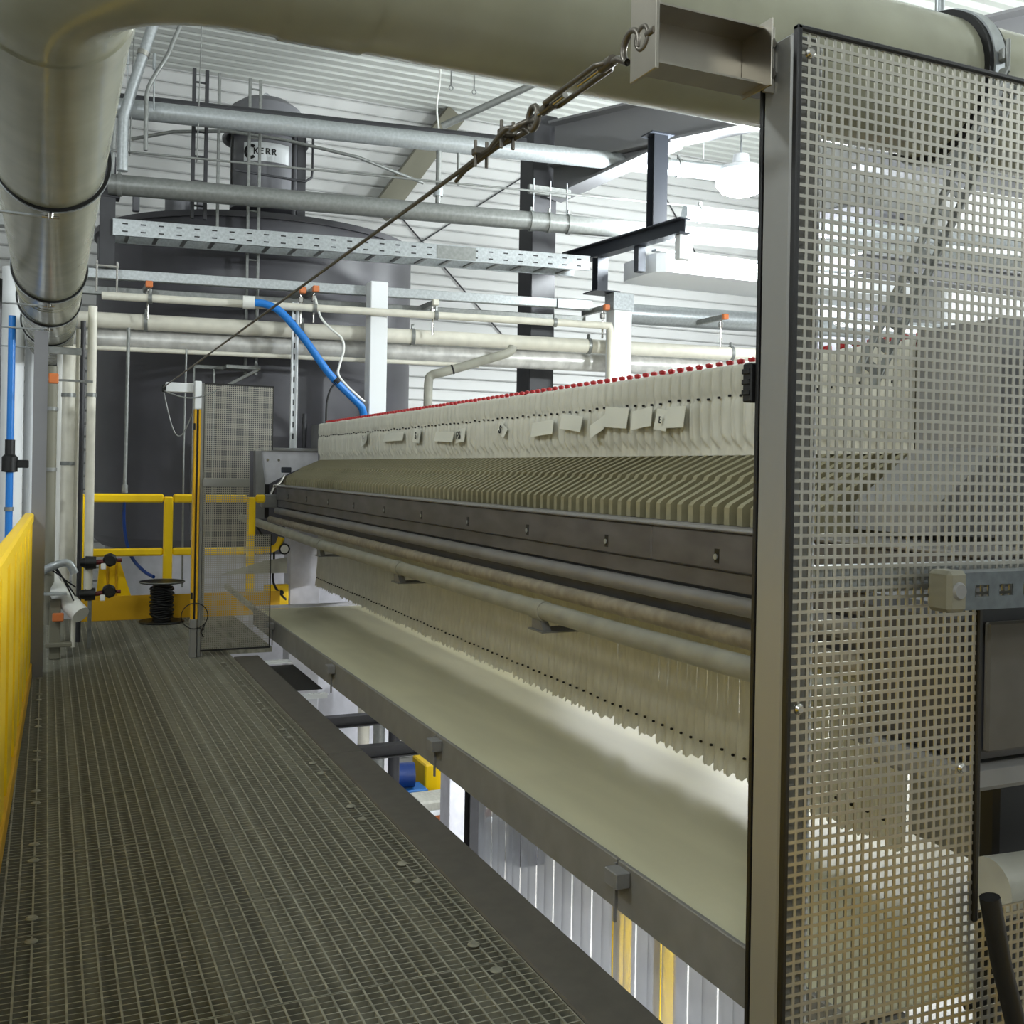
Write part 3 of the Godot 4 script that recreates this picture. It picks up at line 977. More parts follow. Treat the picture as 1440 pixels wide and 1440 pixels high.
	hs.bb(Vector3(0.20, 0.0, -0.34), Vector3(0.45, 0.96, -0.29), 0.01)
	part(h, "back_plate", hs, M.black)
	var hh := Mb.new()
	hh.tube([Vector3(-0.19, 0.84, 0.03), Vector3(-0.17, 0.74, 0.035), Vector3(-0.13, 0.62, 0.035), Vector3(-0.12, 0.45, 0.035), Vector3(-0.14, 0.3, 0.03)], 0.016, 10)
	part(h, "hydraulic_hose", hh, M.rubber, Vector3.ZERO, "black hose")
	var hc := Mb.new()
	hc.tube([Vector3(-0.18, 0.64, -0.02), Vector3(0.0, 0.645, -0.02), Vector3(0.3, 0.66, -0.04)], 0.008, 8)
	part(h, "cable", hc, M.rubber)

	# --- far guard, at Z = -8.35
	var q := Vector3(1.09, 0, -8.35)
	var g := thing("mesh_guard", "far perforated mesh guard with yellow light curtain post, beside the tray end", "guard", q)
	var fs := perforated(0.035, 0.06, 33, 130, Rect2(0.385, 0.96, 0.5, 0.675))
	part(g, "perforated_sheet", fs, M.perforated)
	var ft := Mb.new()
	
	ft.bb(Vector3(0.03, 2.138, -0.005), Vector3(0.57, 2.15, 0.005), 0.002)
	var ft2 := Mb.new()
	ft2.bb(Vector3(0.03, 0.045, -0.005), Vector3(0.575, 0.06, 0.005), 0.002)
	ft2.bb(Vector3(0.562, 0.06, -0.005), Vector3(0.570, 0.96, 0.005), 0.002)
	part(g, "rubber_edging", ft2, M.black)
	ft.bb(Vector3(0.562, 1.635, -0.005), Vector3(0.570, 2.15, 0.005), 0.002)
	part(g, "rubber_edging", ft, M.black)
	var fm := Mb.new()
	fm.bb(Vector3(0.03, 1.335, -0.02), Vector3(0.39, 1.40, 0.004), 0.003)
	part(g, "middle_rail", fm, M.aluminium)
	var fp := Mb.new()
	fp.bb(Vector3(0.005, 0.0, -0.06), Vector3(0.034, 2.15, -0.01), 0.004)
	fp.bb(Vector3(0.036, 0.0, -0.04), Vector3(0.052, 2.15, -0.008), 0.003)
	part(g, "post", fp, M.aluminium)
	var lc := Mb.new()
	lc.bb(Vector3(-0.045, 0.30, -0.05), Vector3(-0.027, 1.94, 0.012), 0.003)
	lc.bb(Vector3(-0.012, 0.30, -0.05), Vector3(0.004, 1.94, 0.012), 0.003)
	part(g, "light_curtain_housing", lc, M.yellow_deep, Vector3.ZERO, "yellow light curtain housing")
	var lb := Mb.new()
	lb.bb(Vector3(-0.027, 0.30, -0.05), Vector3(-0.012, 1.94, 0.004), 0.001)
	part(g, "light_curtain_window", lb, M.black)
	var lt := Mb.new()
	lt.bb(Vector3(-0.045, 1.94, -0.055), Vector3(0.006, 2.16, 0.015), 0.004)
	part(g, "post_cap", lt, M.white_paint)
	var lf := Mb.new()
	lf.bb(Vector3(-0.05, 0.0, -0.055), Vector3(0.0, 0.30, 0.014), 0.004)
	part(g, "post_foot", lf, M.aluminium)
	var fb := Mb.new()
	fb.bb(Vector3(-0.255, 2.070, -0.09), Vector3(-0.046, 2.143, -0.03), 0.004)
	part(g, "rope_bracket", fb, M.white_paint)
	var fk := Mb.new()
	fk.bb(Vector3(-0.285, 2.065, -0.08), Vector3(-0.255, 2.125, -0.04), 0.006)
	part(g, "rope_eye", fk, M.black)
	for y in [1.78, 0.46]:
		var c2 := Mb.new()
		c2.bb(Vector3(-0.05, y, 0.0), Vector3(-0.035, y + 0.05, 0.02), 0.002)
		part(g, "clip", c2, M.black)
	var cab := Mb.new()
	var pts := []
	for i in 17:
		var a := float(i) / 16
		pts.append(Vector3(lerpf(-0.27, -0.05, a), 2.06 - 0.30 * sin(PI * a) * (1.0 - 0.25 * a) - 0.14 * a, -0.02))
	cab.tube(pts, 0.005, 6)
	var pts2 := []
	for i in 13:
		var a := float(i) / 12
		pts2.append(Vector3(lerpf(-0.27, 0.12, a), 2.07 - 0.055 * sin(PI * a) + 0.02 * a, 0.02))
	cab.tube(pts2, 0.006, 6)
	part(g, "sensor_cable", cab, M.galv_dull)
	var lp := Mb.new()
	lp.ring(Vector3(-0.02, 0.33, 0.03), Vector3(0, 0, 1), 0.10, 0.004, 20, 5)
	lp.tube([Vector3(0.0, 0.24, 0.03), Vector3(0.05, 0.22, 0.035), Vector3(0.06, 0.27, 0.03), Vector3(0.03, 0.2, 0.03), Vector3(0.05, 0.16, 0.03)], 0.005, 5)
	part(g, "cable_loop", lp, M.black)

# ---------------------------------------------------------------- pull rope with turnbuckle
func make_rope() -> void:
	var a := Vector3(0.775, 2.128, -1.27)
	var e := Vector3(0.815, 2.10, -8.40)
	var d := (e - a).normalized()
	var T := Mb.along(a, e)
	var t := thing("pull_rope", "taut steel pull rope with turnbuckle between the two mesh guards", "rope", a)
	var f := func(s: float, u := 0.0, w := 0.0) -> Vector3: return d * s + T.basis.x * u + T.basis.y * w
	var hk := Mb.new()
	var pts := []
	for i in 15:
		var an := lerpf(-0.4, 4.2, i / 14.0)
		pts.append(f.call(0.045 - 0.024 * cos(an), 0.0, 0.022 * sin(an)))
	pts.append(f.call(0.085, 0.0, -0.004))
	pts.append(f.call(0.13, 0.0, 0.0))
	hk.tube(pts, 0.0055, 8)
	part(t, "hook", hk, M.rope_steel)
	var ey := Mb.new()
	ey.ring(f.call(0.012), T.basis.x, 0.016, 0.005, 16, 6)
	ey.cyl(f.call(-0.02), f.call(0.0), 0.006, 8)
	part(t, "eye_bolt", ey, M.rope_steel)
	var tb := Mb.new()
	for s in [-1.0, 1.0]:
		tb.tube([f.call(0.115, 0.004 * s), f.call(0.13, 0.014 * s), f.call(0.31, 0.014 * s), f.call(0.325, 0.004 * s)], 0.0045, 8)
	tb.cyl(f.call(0.10), f.call(0.135), 0.009, 8)
	tb.cyl(f.call(0.305), f.call(0.345), 0.009, 8)
	part(t, "turnbuckle_body", tb, M.rope_steel)
	var sc := Mb.new()
	sc.cyl(f.call(0.12), f.call(0.21), 0.0055, 8)
	sc.cyl(f.call(0.26), f.call(0.37), 0.0055, 8)
	part(t, "threaded_rod", sc, M.bright_steel)
	var sh := Mb.new()
	sh.ring(f.call(0.385), T.basis.x, 0.02, 0.006, 16, 6)
	sh.ring(f.call(0.425), (T.basis.y + T.basis.x * 0.5).normalized(), 0.024, 0.006, 16, 6)
	part(t, "shackle", sh, M.rope_steel)
	var th := Mb.new()
	th.tube([f.call(0.56, 0.006), f.call(0.5, 0.016), f.call(0.455, 0.02), f.call(0.44, 0.0), f.call(0.455, -0.02), f.call(0.5, -0.016), f.call(0.56, -0.006)], 0.005, 8)
	part(t, "thimble", th, M.rope_steel)
	for s in [0.50, 0.63]:
		var cl := Mb.new()
		var B := T.basis
		cl.box(f.call(s, 0.0, 0.008), Vector3(0.034, 0.016, 0.022), 0.003, B)
		cl.cyl(f.call(s, -0.012, 0.03), f.call(s, -0.012, -0.022), 0.0035, 6)
		cl.cyl(f.call(s, 0.012, 0.03), f.call(s, 0.012, -0.022), 0.0035, 6)
		part(t, "rope_clip", cl, M.rope_steel)
	var rp := Mb.new()
	rp.tube([f.call(0.5, 0.004), f.call(0.75, 0.001), e - a], 0.0048, 8)
	rp.tube([f.call(0.5, -0.007), f.call(0.74, -0.008), f.call(0.78, -0.004, -0.012)], 0.0042, 8)
	part(t, "wire_rope", rp, M.rope_steel)

# ---------------------------------------------------------------- big ventilation duct
func make_duct() -> void:
	var Y := 2.665
	var R := 0.2
	var o := Vector3(0, Y, -2.3)
	var t := thing("ventilation_duct", "large glossy beige grey ventilation duct with an elbow over the walkway", "duct", o)
	var c := Mb.new()
	c.tube([Vector3(0.66, 0, 0), Vector3(3.02, 0, 0)], R, 48, false, false)
	part(t, "cross_run", c, M.duct)
	var c2 := Mb.new()
	c2.tube([Vector3(3.03, 0, 0), Vector3(6.5, 0, 0)], R - 0.006, 48)
	part(t, "cross_run", c2, M.duct)
	var cl := Mb.new()
	cl.band(Vector3(3.0, 0, 0), Vector3(1, 0, 0), R - 0.01, R + 0.012, 0.12, 48)
	part(t, "dark_coupling", cl, M.steel_dark)
	var el := Mb.new()
	var pts := [Vector3(0.47, 0, 0)]
	for i in 15:
		var a := PI / 2 * i / 14.0
		pts.append(Vector3(0.39 - 0.40 * sin(a), 0, -0.40 + 0.40 * cos(a)))
	pts.append(Vector3(-0.01, 0, -0.47))
	el.tube(pts, R, 48, false, false)
	part(t, "elbow", el, M.duct)
	var s1 := Mb.new()
	s1.tube([Vector3(0.46, 0, 0), Vector3(0.468, 0, 0), Vector3(0.468, 0, 0), Vector3(0.652, 0, 0), Vector3(0.652, 0, 0), Vector3(0.66, 0, 0)], [R, R + 0.006, R + 0.006, R + 0.006, R + 0.006, R], 48, false, false)
	part(t, "sleeve", s1, M.duct)
	var s2 := Mb.new()
	s2.tube([Vector3(-0.01, 0, -0.45), Vector3(-0.01, 0, -0.455), Vector3(-0.01, 0, -0.56), Vector3(-0.01, 0, -0.565)], [R, R + 0.006, R + 0.006, R], 48, false, false)
	part(t, "sleeve", s2, M.duct)
	var l := Mb.new()
	l.tube([Vector3(-0.01, 0, -0.56), Vector3(0.0, 0, -4.5), Vector3(0.02, 0, -9.2)], R, 48)
	part(t, "long_run", l, M.duct)
	for z in [-4.85, -4.95]:
		var w := Mb.new()
		w.band(Vector3(0.0, 0, z), Vector3(0, 0, 1), R - 0.005, R + 0.003, 0.012, 48)
		part(t, "seam", w, M.duct)
	for z in [-2.0, -4.45, -5.65, -6.95, -8.9]:
		var cp := Mb.new()
		cp.band(Vector3(0.0, 0, z), Vector3(0, 0, 1), R, R + 0.012, 0.03, 48)
		var p := part(t, "clamp_band", cp, M.rubber, Vector3.ZERO, "black rubber lined clamp band")
		var cg := Mb.new()
		cg.band(Vector3(0.0, 0, z), Vector3(0, 0, 1), R + 0.011, R + 0.015, 0.016, 48)
		part(p, "steel_band", cg, M.galv)
		var cb := Mb.new()
		cb.box(Vector3(0.0, -R - 0.026, z), Vector3(0.018, 0.026, 0.024), 0.004)
		cb.cyl(Vector3(-0.03, -R - 0.03, z), Vector3(0.03, -R - 0.03, z), 0.006, 8)
		part(p, "clamp_bolt", cb, M.bright_steel)
		var rd := Mb.new()
		rd.cyl(Vector3(-0.02, -R - 0.03, z), Vector3(-0.62, -R - 0.025, z), 0.006, 8)
		part(p, "stay_rod", rd, M.galv)
	# wide clamp with hanger on the cross run
	var wc := Mb.new()
	wc.band(Vector3(2.42, 0, 0), Vector3(1, 0, 0), R, R + 0.018, 0.075, 48)
	var wp := part(t, "clamp_band", wc, M.rubber, Vector3.ZERO, "black rubber lined clamp band")
	var wg := Mb.new()
	wg.band(Vector3(2.42, 0, 0), Vector3(1, 0, 0), R + 0.017, R + 0.024, 0.042, 48)
	part(wp, "steel_band", wg, M.galv)
	var wb := Mb.new()
	wb.box(Vector3(2.42, 0.02, R + 0.034), Vector3(0.03, 0.035, 0.02), 0.004)
	wb.cyl(Vector3(2.42, -0.03, R + 0.045), Vector3(2.42, 0.06, R + 0.045), 0.007, 8)
	part(wp, "clamp_bolt", wb, M.galv_dull)
	var hr := Mb.new()
	hr.cyl(Vector3(2.42, R + 0.02, 0), Vector3(2.42, ROOF - Y, 0), 0.014, 8)
	part(wp, "hanger_rod", hr, M.galv)

# ---------------------------------------------------------------- storage tank behind the railing
func make_tank() -> void:
	var c := Vector3(2.6, 0, -14.22)
	var up := Basis(Vector3.RIGHT, Vector3.BACK, Vector3.UP)
	var t := thing("storage_tank", "huge dark grey cylindrical storage tank with low cone roof behind the railing", "tank", c + Vector3(0, LOW, 0))
	var o := Vector3(0, -LOW, 0)
	var s := Mb.new()
	var pts := [o + Vector3(0, 0.62, 0), o + Vector3(0, 4.46, 0)]
	s.tube(pts, 2.05, 72, false, false)
	part(t, "shell", s, M.tank)
	var b := Mb.new()
	b.lathe([Vector2(0.0, 0.30), Vector2(1.6, 0.38), Vector2(1.95, 0.48), Vector2(2.03, 0.55), Vector2(2.05, 0.62)], 72, Transform3D(up, o))
	part(t, "rounded_bottom", b, M.tank)
	var k := Mb.new()
	k.tube([o + Vector3(0, LOW, 0), o + Vector3(0, 0.46, 0)], 1.9, 48)
	part(t, "skirt", k, M.press_white)
	var r := Mb.new()
	r.lathe([Vector2(2.05, 4.40), Vector2(2.09, 4.40), Vector2(2.09, 4.47), Vector2(2.05, 4.47), Vector2(0.4, 4.88), Vector2(0.0, 4.9)], 72, Transform3D(up, o))
	part(t, "cone_roof", r, M.tank)
	var lv := Mb.new()
	lv.bar(o + Vector3(-1.05, 0.7, 1.80), o + Vector3(-1.05, 1.75, 1.80), 0.16, 0.05, 0.004)
	part(t, "level_gauge", lv, M.tank_hat)
	for a in [-0.2, 0.55]:
		var w := Mb.new()
		w.bb(o + Vector3(-1.5 + a, 4.56, 0.9), o + Vector3(-1.42 + a, 4.92, 0.98), 0.01)
		w.bb(o + Vector3(-1.5 + a, 4.86, 0.9), o + Vector3(-1.35 + a, 4.92, 0.98), 0.01)
		part(t, "lifting_lug", w, M.tank_hat)
	var nz := Mb.new()
	nz.tube([o + Vector3(-1.15, 4.5, 0.75), o + Vector3(-1.15, 4.95, 0.75)], 0.16, 20)
	part(t, "roof_nozzle", nz, M.tank_hat)
	# filter housing on the roof
	var fx := Vector3(2.53, 4.72, -13.55)
	var f := thing("dust_filter", "grey dust filter drum with domed hat and white logo plate on tank roof", "dust filter", fx)
	var fb := Mb.new()
	fb.tube([Vector3(0, 0.08, 0), Vector3(0, 1.18, 0)], 0.44, 40)
	part(f, "drum", fb, M.tank_hat)
	var fh := Mb.new()
	fh.lathe([Vector2(0.44, 1.16), Vector2(0.50, 1.0), Vector2(0.545, 0.97), Vector2(0.55, 1.0), Vector2(0.52, 1.03), Vector2(0.52, 1.24), Vector2(0.44, 1.40), Vector2(0.30, 1.50), Vector2(0.12, 1.55), Vector2(0.0, 1.56)], 40, Transform3D(up, Vector3.ZERO))
	part(f, "hat", fh, M.tank_hat)
	for a in [-2.5, -0.5, 0.9, 2.6]:
		var cl := Mb.new()
		cl.box(Vector3(0.53 * sin(a), 1.0, 0.53 * cos(a)), Vector3(0.06, 0.12, 0.06), 0.012)
		part(f, "hat_clamp", cl, M.galv_dull)
	var ey := Mb.new()
	ey.ring(Vector3(0.0, 1.59, 0), Vector3(0, 0, 1), 0.035, 0.009, 16, 6)
	part(f, "lifting_eye", ey, M.galv)
	# logo plate, bent round the drum
	var lp := Mb.new()
	lp.grid(14, 1, func(u: float, v: float) -> Vector3:
		var an := lerpf(-0.82, 0.52, u)
		return Vector3(0.444 * sin(an), lerpf(0.62, 0.86, v), 0.444 * cos(an)))
	var lpp := part(f, "logo_plate", lp, M.white_paint, Vector3.ZERO, "white plate with dark lettering")
	var cr := Mb.new()
	cr.grid(24, 1, func(u: float, v: float) -> Vector3:
		var th := lerpf(0.9, TAU - 0.9, u)
		var rr := lerpf(0.055, 0.095, v)
		var an := -0.60 + rr * cos(th) / 0.45
		return Vector3(0.447 * sin(an), 0.74 + rr * sin(th), 0.447 * cos(an)))
	part(lpp, "logo_ring", cr, M.ink)
	var letters := "KERR"
	for i in letters.length():
		var tm := TextMesh.new()
		tm.text = letters[i]
		var fo := SystemFont.new()
		fo.font_names = PackedStringArray(["Droid Sans"])
		fo.font_weight = 700
		tm.font = fo
		tm.font_size = 32
		tm.pixel_size = 0.0034
		tm.depth = 0.002
		var an := -0.46 + i * 0.17
		var l := part(lpp, "letter", tm, M.ink, Vector3(0.447 * sin(an), 0.745, 0.447 * cos(an)))
		l.rotation.y = an
	var cd := Mb.new()
	cd.tube([Vector3(-0.46, 1.0, 0.28), Vector3(-0.47, 0.7, 0.3), Vector3(-0.46, 0.1, 0.3)], 0.016, 8)
	part(f, "drain_hose", cd, M.black)
	# access ladder with side rails
	var g := thing("tank_ladder", "galvanised caged access ladder standing up in front of the dark tank", "ladder", Vector3(1.7, 0, -12.02))
	for x in [-0.24, -0.10]:
		var m := Mb.new()
		m.bb(Vector3(x - 0.02, 4.3, -0.16), Vector3(x + 0.02, 6.0, -0.12), 0.003)
		part(g, "top_rail", m, M.steel_dark)
	for x in [0.02, 0.36, 0.48]:
		var m := Mb.new()
		m.bb(Vector3(x - 0.016, 2.55 if x > 0.2 else 4.0, -0.03), Vector3(x + 0.016, 5.95, 0.0), 0.003)
		part(g, "side_rail", m, M.galv_dull)
	var yy := 2.75
	while yy < 5.9:
		var m := Mb.new()
		m.cyl(Vector3(0.36, yy, -0.015), Vector3(0.48, yy, -0.015), 0.011, 8)
		part(g, "rung", m, M.galv_dull)
		yy += 0.28
	yy = 4.45
	while yy < 6.0:
		var m := Mb.new()
		m.cyl(Vector3(-0.24, yy, -0.14), Vector3(-0.10, yy, -0.14), 0.012, 8)
		part(g, "rung", m, M.steel_dark)
		yy += 0.28
	var pf := Mb.new()
	pf.bb(Vector3(-0.20, 2.60, -0.10), Vector3(0.50, 2.64, -0.06), 0.003)
	pf.bb(Vector3(0.12, 2.60, -0.06), Vector3(0.50, 2.64, 0.16), 0.003)
	pf.bar(Vector3(0.48, 2.60, 0.14), Vector3(0.10, 2.38, -0.06), 0.03, 0.03)
	part(g, "rest_platform", pf, M.galv_dull)
	for x in [0.02, -0.2]:
		var m := Mb.new()
		m.bar(Vector3(x, 0.66, -0.05), Vector3(x, 2.6, -0.05), 0.02, 0.02)
		part(g, "standoff_rail", m, M.galv_dull)
	# handrail on the tank roof
	var hr := thing("roof_handrail", "thin grey handrail hoops above the tank roof beside the dust filter", "handrail", Vector3(2.6, 4.6, -12.7))
	var h := Mb.new()
	h.tube([Vector3(0.12, 0.0, 0), Vector3(0.12, 1.0, 0)], 0.03, 8)
	h.bb(Vector3(0.16, 0.0, -0.03), Vector3(0.27, 1.15, 0.0), 0.004)
	part(hr, "upright", h, M.steel_dark)
	var h2 := Mb.new()
	h2.tube([Vector3(-1.75, 0.72, -0.2), Vector3(-1.3, 0.83, -0.05), Vector3(-0.7, 0.90, 0.05), Vector3(0.0, 0.88, 0.10), Vector3(0.9, 0.80, 0.10), Vector3(1.8, 0.62, 0.0)], 0.022, 8)
	part(hr, "top_rail", h2, M.galv_dull)
	var h3 := Mb.new()
	h3.tube([Vector3(-0.6, 0.45, 0.05), Vector3(0.25, 0.42, 0.05), Vector3(0.33, 0.48, 0.05), Vector3(0.34, 0.58, 0.05), Vector3(0.34, 1.1, 0.05)], 0.016, 8)
	part(hr, "bent_rail", h3, M.steel_dark)

# ---------------------------------------------------------------- pipe rack across the hall
func rz(x: float) -> float:
	return -11.75 + 0.145 * x

func rp(x: float, y: float, back := 0.0) -> Vector3:
	return Vector3(x, y, rz(x) - back)

func rack_pipe(called: String, label: String, x0: float, x1: float, y: float, r: float, back: float, m: Material, cat := "pipe", joints := []) -> Node3D:
	var b := rp((x0 + x1) / 2, y, back)
	var t := thing(called, label, cat, b)
	var p := Mb.new()
	p.tube([rp(x0, y, back) - b, rp(x1, y, back) - b], r, 24)
	part(t, "pipe_run", p, m)
	for j in joints:
		var q := Mb.new()
		var ax := (rp(1, 0) - rp(0, 0)).normalized()
		q.band(rp(j, y, back) - b, ax, r - 0.003, r + 0.012, 0.04, 24)
		q.box(rp(j, y + r + 0.03, back) - b, Vector3(0.03, 0.06, 0.03), 0.004)
		part(t, "pipe_clip", q, M.galv_dull)
	return t

func make_rack() -> void:
	var t := rack_pipe("galvanised_pipe", "upper thick galvanised pipe crossing high in front of the dust filter", 0.0, 8.0, 5.26, 0.103, 0.0, M.galv, "pipe", [6.86, 7.02])
	for x in [6.86, 7.35]:
		var h := Mb.new()
		h.cyl(rp(x, 5.36) - t.position, rp(x, 6.1) - t.position, 0.008, 6)
		part(t, "hanger_rod", h, M.galv)
	rack_pipe("galvanised_pipe", "lower thick galvanised pipe crossing above the long cable tray", 0.55, 13.4, 4.45, 0.108, 0.0, M.galv_dull, "pipe", [5.16, 5.38, 5.62, 0.66])
	var db := rack_pipe("sprinkler_main", "dark grey pipe directly above the upper galvanised pipe", 0.1, 5.2, 5.455, 0.055, 0.28, M.steel_dark)
	db.set_meta("group", "high cross pipes")
	rack_pipe("thin_conduit", "thin straight conduit between the two thick galvanised pipes", 0.3, 7.4, 4.78, 0.012, -0.1, M.galv_dull)
	rack_pipe("white_pipe", "slim cream white pipe just under the pale rack beam", 0.5, 6.1, 3.25, 0.042, -0.15, M.white_pipe, "pipe", [0.97, 2.66, 4.0, 5.4])
	rack_pipe("white_pipe", "fat cream pipe, middle of the bundle under the rack beam", 0.2, 13.4, 3.04, 0.085, 0.20, M.white_pipe, "pipe", [0.96, 2.6, 3.85, 6.0, 7.9])
	rack_pipe("insulated_pipe", "foil wrapped insulated pipe, lowest of the rack bundle", 0.2, 13.4, 2.86, 0.115, 0.36, M.foil)
	rack_pipe("grey_conduit", "thin grey tube at the very bottom of the rack bundle", 0.2, 4.6, 2.73, 0.025, 0.1, M.white_pipe)
	# beams
	for a in [["rack_beam", "pale galvanised square beam carrying the pipe rack, upper one", -0.1, 5.55, 3.525, 0.105, 0.155, "rack_white"], ["rack_beam", "galvanised square beam, lower one behind the rack pipes", 0.1, 6.0, 3.37, 0.085, 0.32, "galv_dull"]]:
		var b := rp((a[2] + a[3]) / 2, a[4], a[6])
		var m := Mb.new()
		m.bar(rp(a[2], a[4], a[6]), rp(a[3], a[4], a[6]), 0.1, a[5], 0.006)
		solo(a[0], a[1], "beam", m, M[a[7]], b)
	var ge := Mb.new()
	ge.bar(rp(5.56, 3.525, 0.155), rp(6.0, 3.525, 0.155), 0.1, 0.12, 0.006)
	solo("rack_beam", "short bare galvanised beam end next to the second white rack post", "beam", ge, M.galv, rp(5.78, 3.525, 0.1))
	# white posts
	var p1 := thing("rack_post", "white square rack post rising behind the far end of the cloths", "post", rp(3.375, 1.98))
	var m1 := Mb.new()
	m1.bb(Vector3(-0.10, 0.0, -0.1), Vector3(0.10, 1.62, 0.1), 0.008)
	part(p1, "square_tube", m1, M.white_paint)
	var m2 := Mb.new()
	m2.bb(Vector3(-0.15, -0.02, -0.15), Vector3(0.15, -0.001, 0.15), 0.003)
	part(p1, "base_plate", m2, M.white_paint)
	var p2 := thing("rack_post", "bluish white rack post with galvanised head near the dark bracket beam", "post", rp(6.28, LOW))
	var m3 := Mb.new()
	m3.bb(Vector3(-0.125, 0.0, -0.1), Vector3(0.125, 3.6 - LOW, 0.1), 0.008)
	part(p2, "square_tube", m3, M.white_paint)
	var m4 := Mb.new()
	m4.bb(Vector3(-0.14, 3.45 - LOW, -0.11), Vector3(0.14, 3.66 - LOW, 0.11), 0.004)
	part(p2, "head_sleeve", m4, M.galv)
	var vp := Mb.new()
	vp.tube([rp(6.08, 3.25, -0.15), rp(6.10, 3.18, -0.15), rp(6.10, 1.0, -0.15)], 0.042, 14)
	solo("downpipe", "thin cream downpipe beside the bluish white rack post", "pipe", vp, M.white_pipe, rp(6.10, 1.0, -0.15))
	# cable tray: two side rails with slots, rungs
	var b := rp(3.2, 3.92)
	var ct := thing("cable_tray", "long perforated galvanised cable ladder tray crossing in front of the tank", "cable tray", b)
	var ax := (rp(1, 0) - rp(0, 0)).normalized()
	for s in [0.0, 0.42]:
		var m := Mb.new()
		m.bar(rp(0.6, 4.005, s) - b, rp(5.9, 4.005, s) - b, 0.008, 0.17, 0.001)
		m.bar(rp(0.6, 4.088, s + 0.01) - b, rp(5.9, 4.088, s + 0.01) - b, 0.035, 0.006)
		m.bar(rp(0.6, 3.922, s + 0.01) - b, rp(5.9, 3.922, s + 0.01) - b, 0.035, 0.006)
		var rail := part(ct, "side_rail", m, M.galv)
		if s == 0.0:
			var sm := Mb.new()
			sm.box(Vector3.ZERO, Vector3(0.055, 0.014, 0.0016), 0.0, Basis(ax, Vector3.UP, ax.cross(Vector3.UP)))
			var sl := sm.mesh()
			for k in 29:
				for row in [3.965, 4.045]:
					part(rail, "slot", sl, M.black, rp(0.72 + 0.18 * k, row, -0.0046) - b)
	for k in 18:
		var m := Mb.new()
		m.bar(rp(0.75 + 0.29 * k, 3.935, 0.01) - b, rp(0.75 + 0.29 * k, 3.935, 0.41) - b, 0.04, 0.02, 0.002)
		part(ct, "rung", m, M.galv_dull)
	var sp := Mb.new()
	sp.bar(rp(4.05, 4.005, -0.007) - b, rp(4.5, 4.005, -0.007) - b, 0.004, 0.15)
	part(ct, "splice_plate", sp, M.galv_dull)
	# dark support post with saddle for the lower pipe
	var hp := thing("pipe_stanchion", "dark bolted H section stanchion holding the lower galvanised pipe's left end", "stanchion", rp(0.55, 3.58))
	var q := Mb.new()
	q.prism(h_profile(0.15, 0.15, 0.015, 0.012), Transform3D(Basis(Vector3.RIGHT, Vector3.BACK, Vector3.UP), Vector3(0, 0.02, -0.1)), 1.15)
	part(hp, "h_section", q, M.steel_dark)
	var q2 := Mb.new()
	q2.bb(Vector3(-0.3, 0.74, -0.2), Vector3(0.12, 0.95, -0.02), 0.005)
	part(hp, "saddle_beam", q2, M.steel_dark)
	var q3 := Mb.new()
	q3.bb(Vector3(-0.12, 0.0, -0.2), Vector3(0.12, 0.02, 0.0), 0.003)
	q3.bb(Vector3(-0.11, -0.27, -0.005), Vector3(-0.09, 0.06, 0.015), 0.003)
	q3.bb(Vector3(0.09, -0.27, -0.005), Vector3(0.11, 0.06, 0.015), 0.003)
	part(hp, "clamp_bolts", q3, M.bright_steel)
	var q4 := Mb.new()
	q4.cyl(Vector3(0.02, 0.95, -0.05), Vector3(0.05, 1.9, -0.05), 0.045, 12)
	part(hp, "riser_tube", q4, M.galv_dull)
	# strut arms with orange end caps
	var k2 := 0
	for a in [[0.957, 3.40, "orange capped strut end above the leftmost pipe clip"], [2.53, 3.44, "orange capped strut end, left one of the pair by the blue hose"], [2.67, 3.465, "orange capped strut end, right one of the pair by the blue hose"], [4.0, 3.40, "pale capped strut end right of the first white post"], [6.05, 3.47, "orange capped strut end at the second white post"], [7.6, 3.45, "small orange capped strut end far right by the mesh guard"]]:
		var bb := rp(a[0], a[1], 0.2)
		var st := thing("pipe_support", a[2], "pipe support", bb, "strut supports of the pipe rack")
		var sm := Mb.new()
		sm.bb(Vector3(-0.03, -0.03, -0.25), Vector3(0.03, 0.03, 0.30), 0.004)
		part(st, "channel", sm, M.galv_dull)
		var cm := Mb.new()
		cm.bb(Vector3(-0.036, -0.034, 0.30), Vector3(0.036, 0.034, 0.36), 0.008)
		part(st, "end_cap", cm, M.white_pipe if k2 == 3 else M.orange)
		var hm := Mb.new()
		hm.cyl(Vector3(0, -0.03, 0.24), Vector3(0, -0.36, 0.24), 0.012, 8)
		hm.box(Vector3(0, -0.09, 0.24), Vector3(0.05, 0.07, 0.05), 0.008)
		part(st, "hanger", hm, M.bright_steel)
		k2 += 1
	# hose connection and the thick blue hose down to the press
	var nb := rp(1.9, 3.24, -0.16)
	var ho := thing("blue_hose", "thick blue hose curving down from the rack to the press head", "hose", nb)
	var hm2 := Mb.new()
	hm2.tube(smooth([rp(1.98, 3.25, -0.28), rp(2.12, 3.24, -0.28), rp(2.28, 3.16, -0.28), rp(2.52, 2.90, -0.27), rp(2.80, 2.53, -0.25), rp(3.05, 2.30, -0.20), rp(3.19, 2.16, -0.16), rp(3.22, 1.99, -0.10)], nb), 0.042, 14)
	part(ho, "hose", hm2, M.blue)
	var hcp := Mb.new()
	hcp.cyl(rp(1.88, 3.25, -0.28) - nb, rp(2.0, 3.25, -0.28) - nb, 0.07, 16)
	hcp.cyl(rp(1.93, 3.25, -0.195) - nb, rp(1.93, 3.25, -0.27) - nb, 0.03, 10)
	part(ho, "coupling", hcp, M.white_plastic)
	var tie := Mb.new()
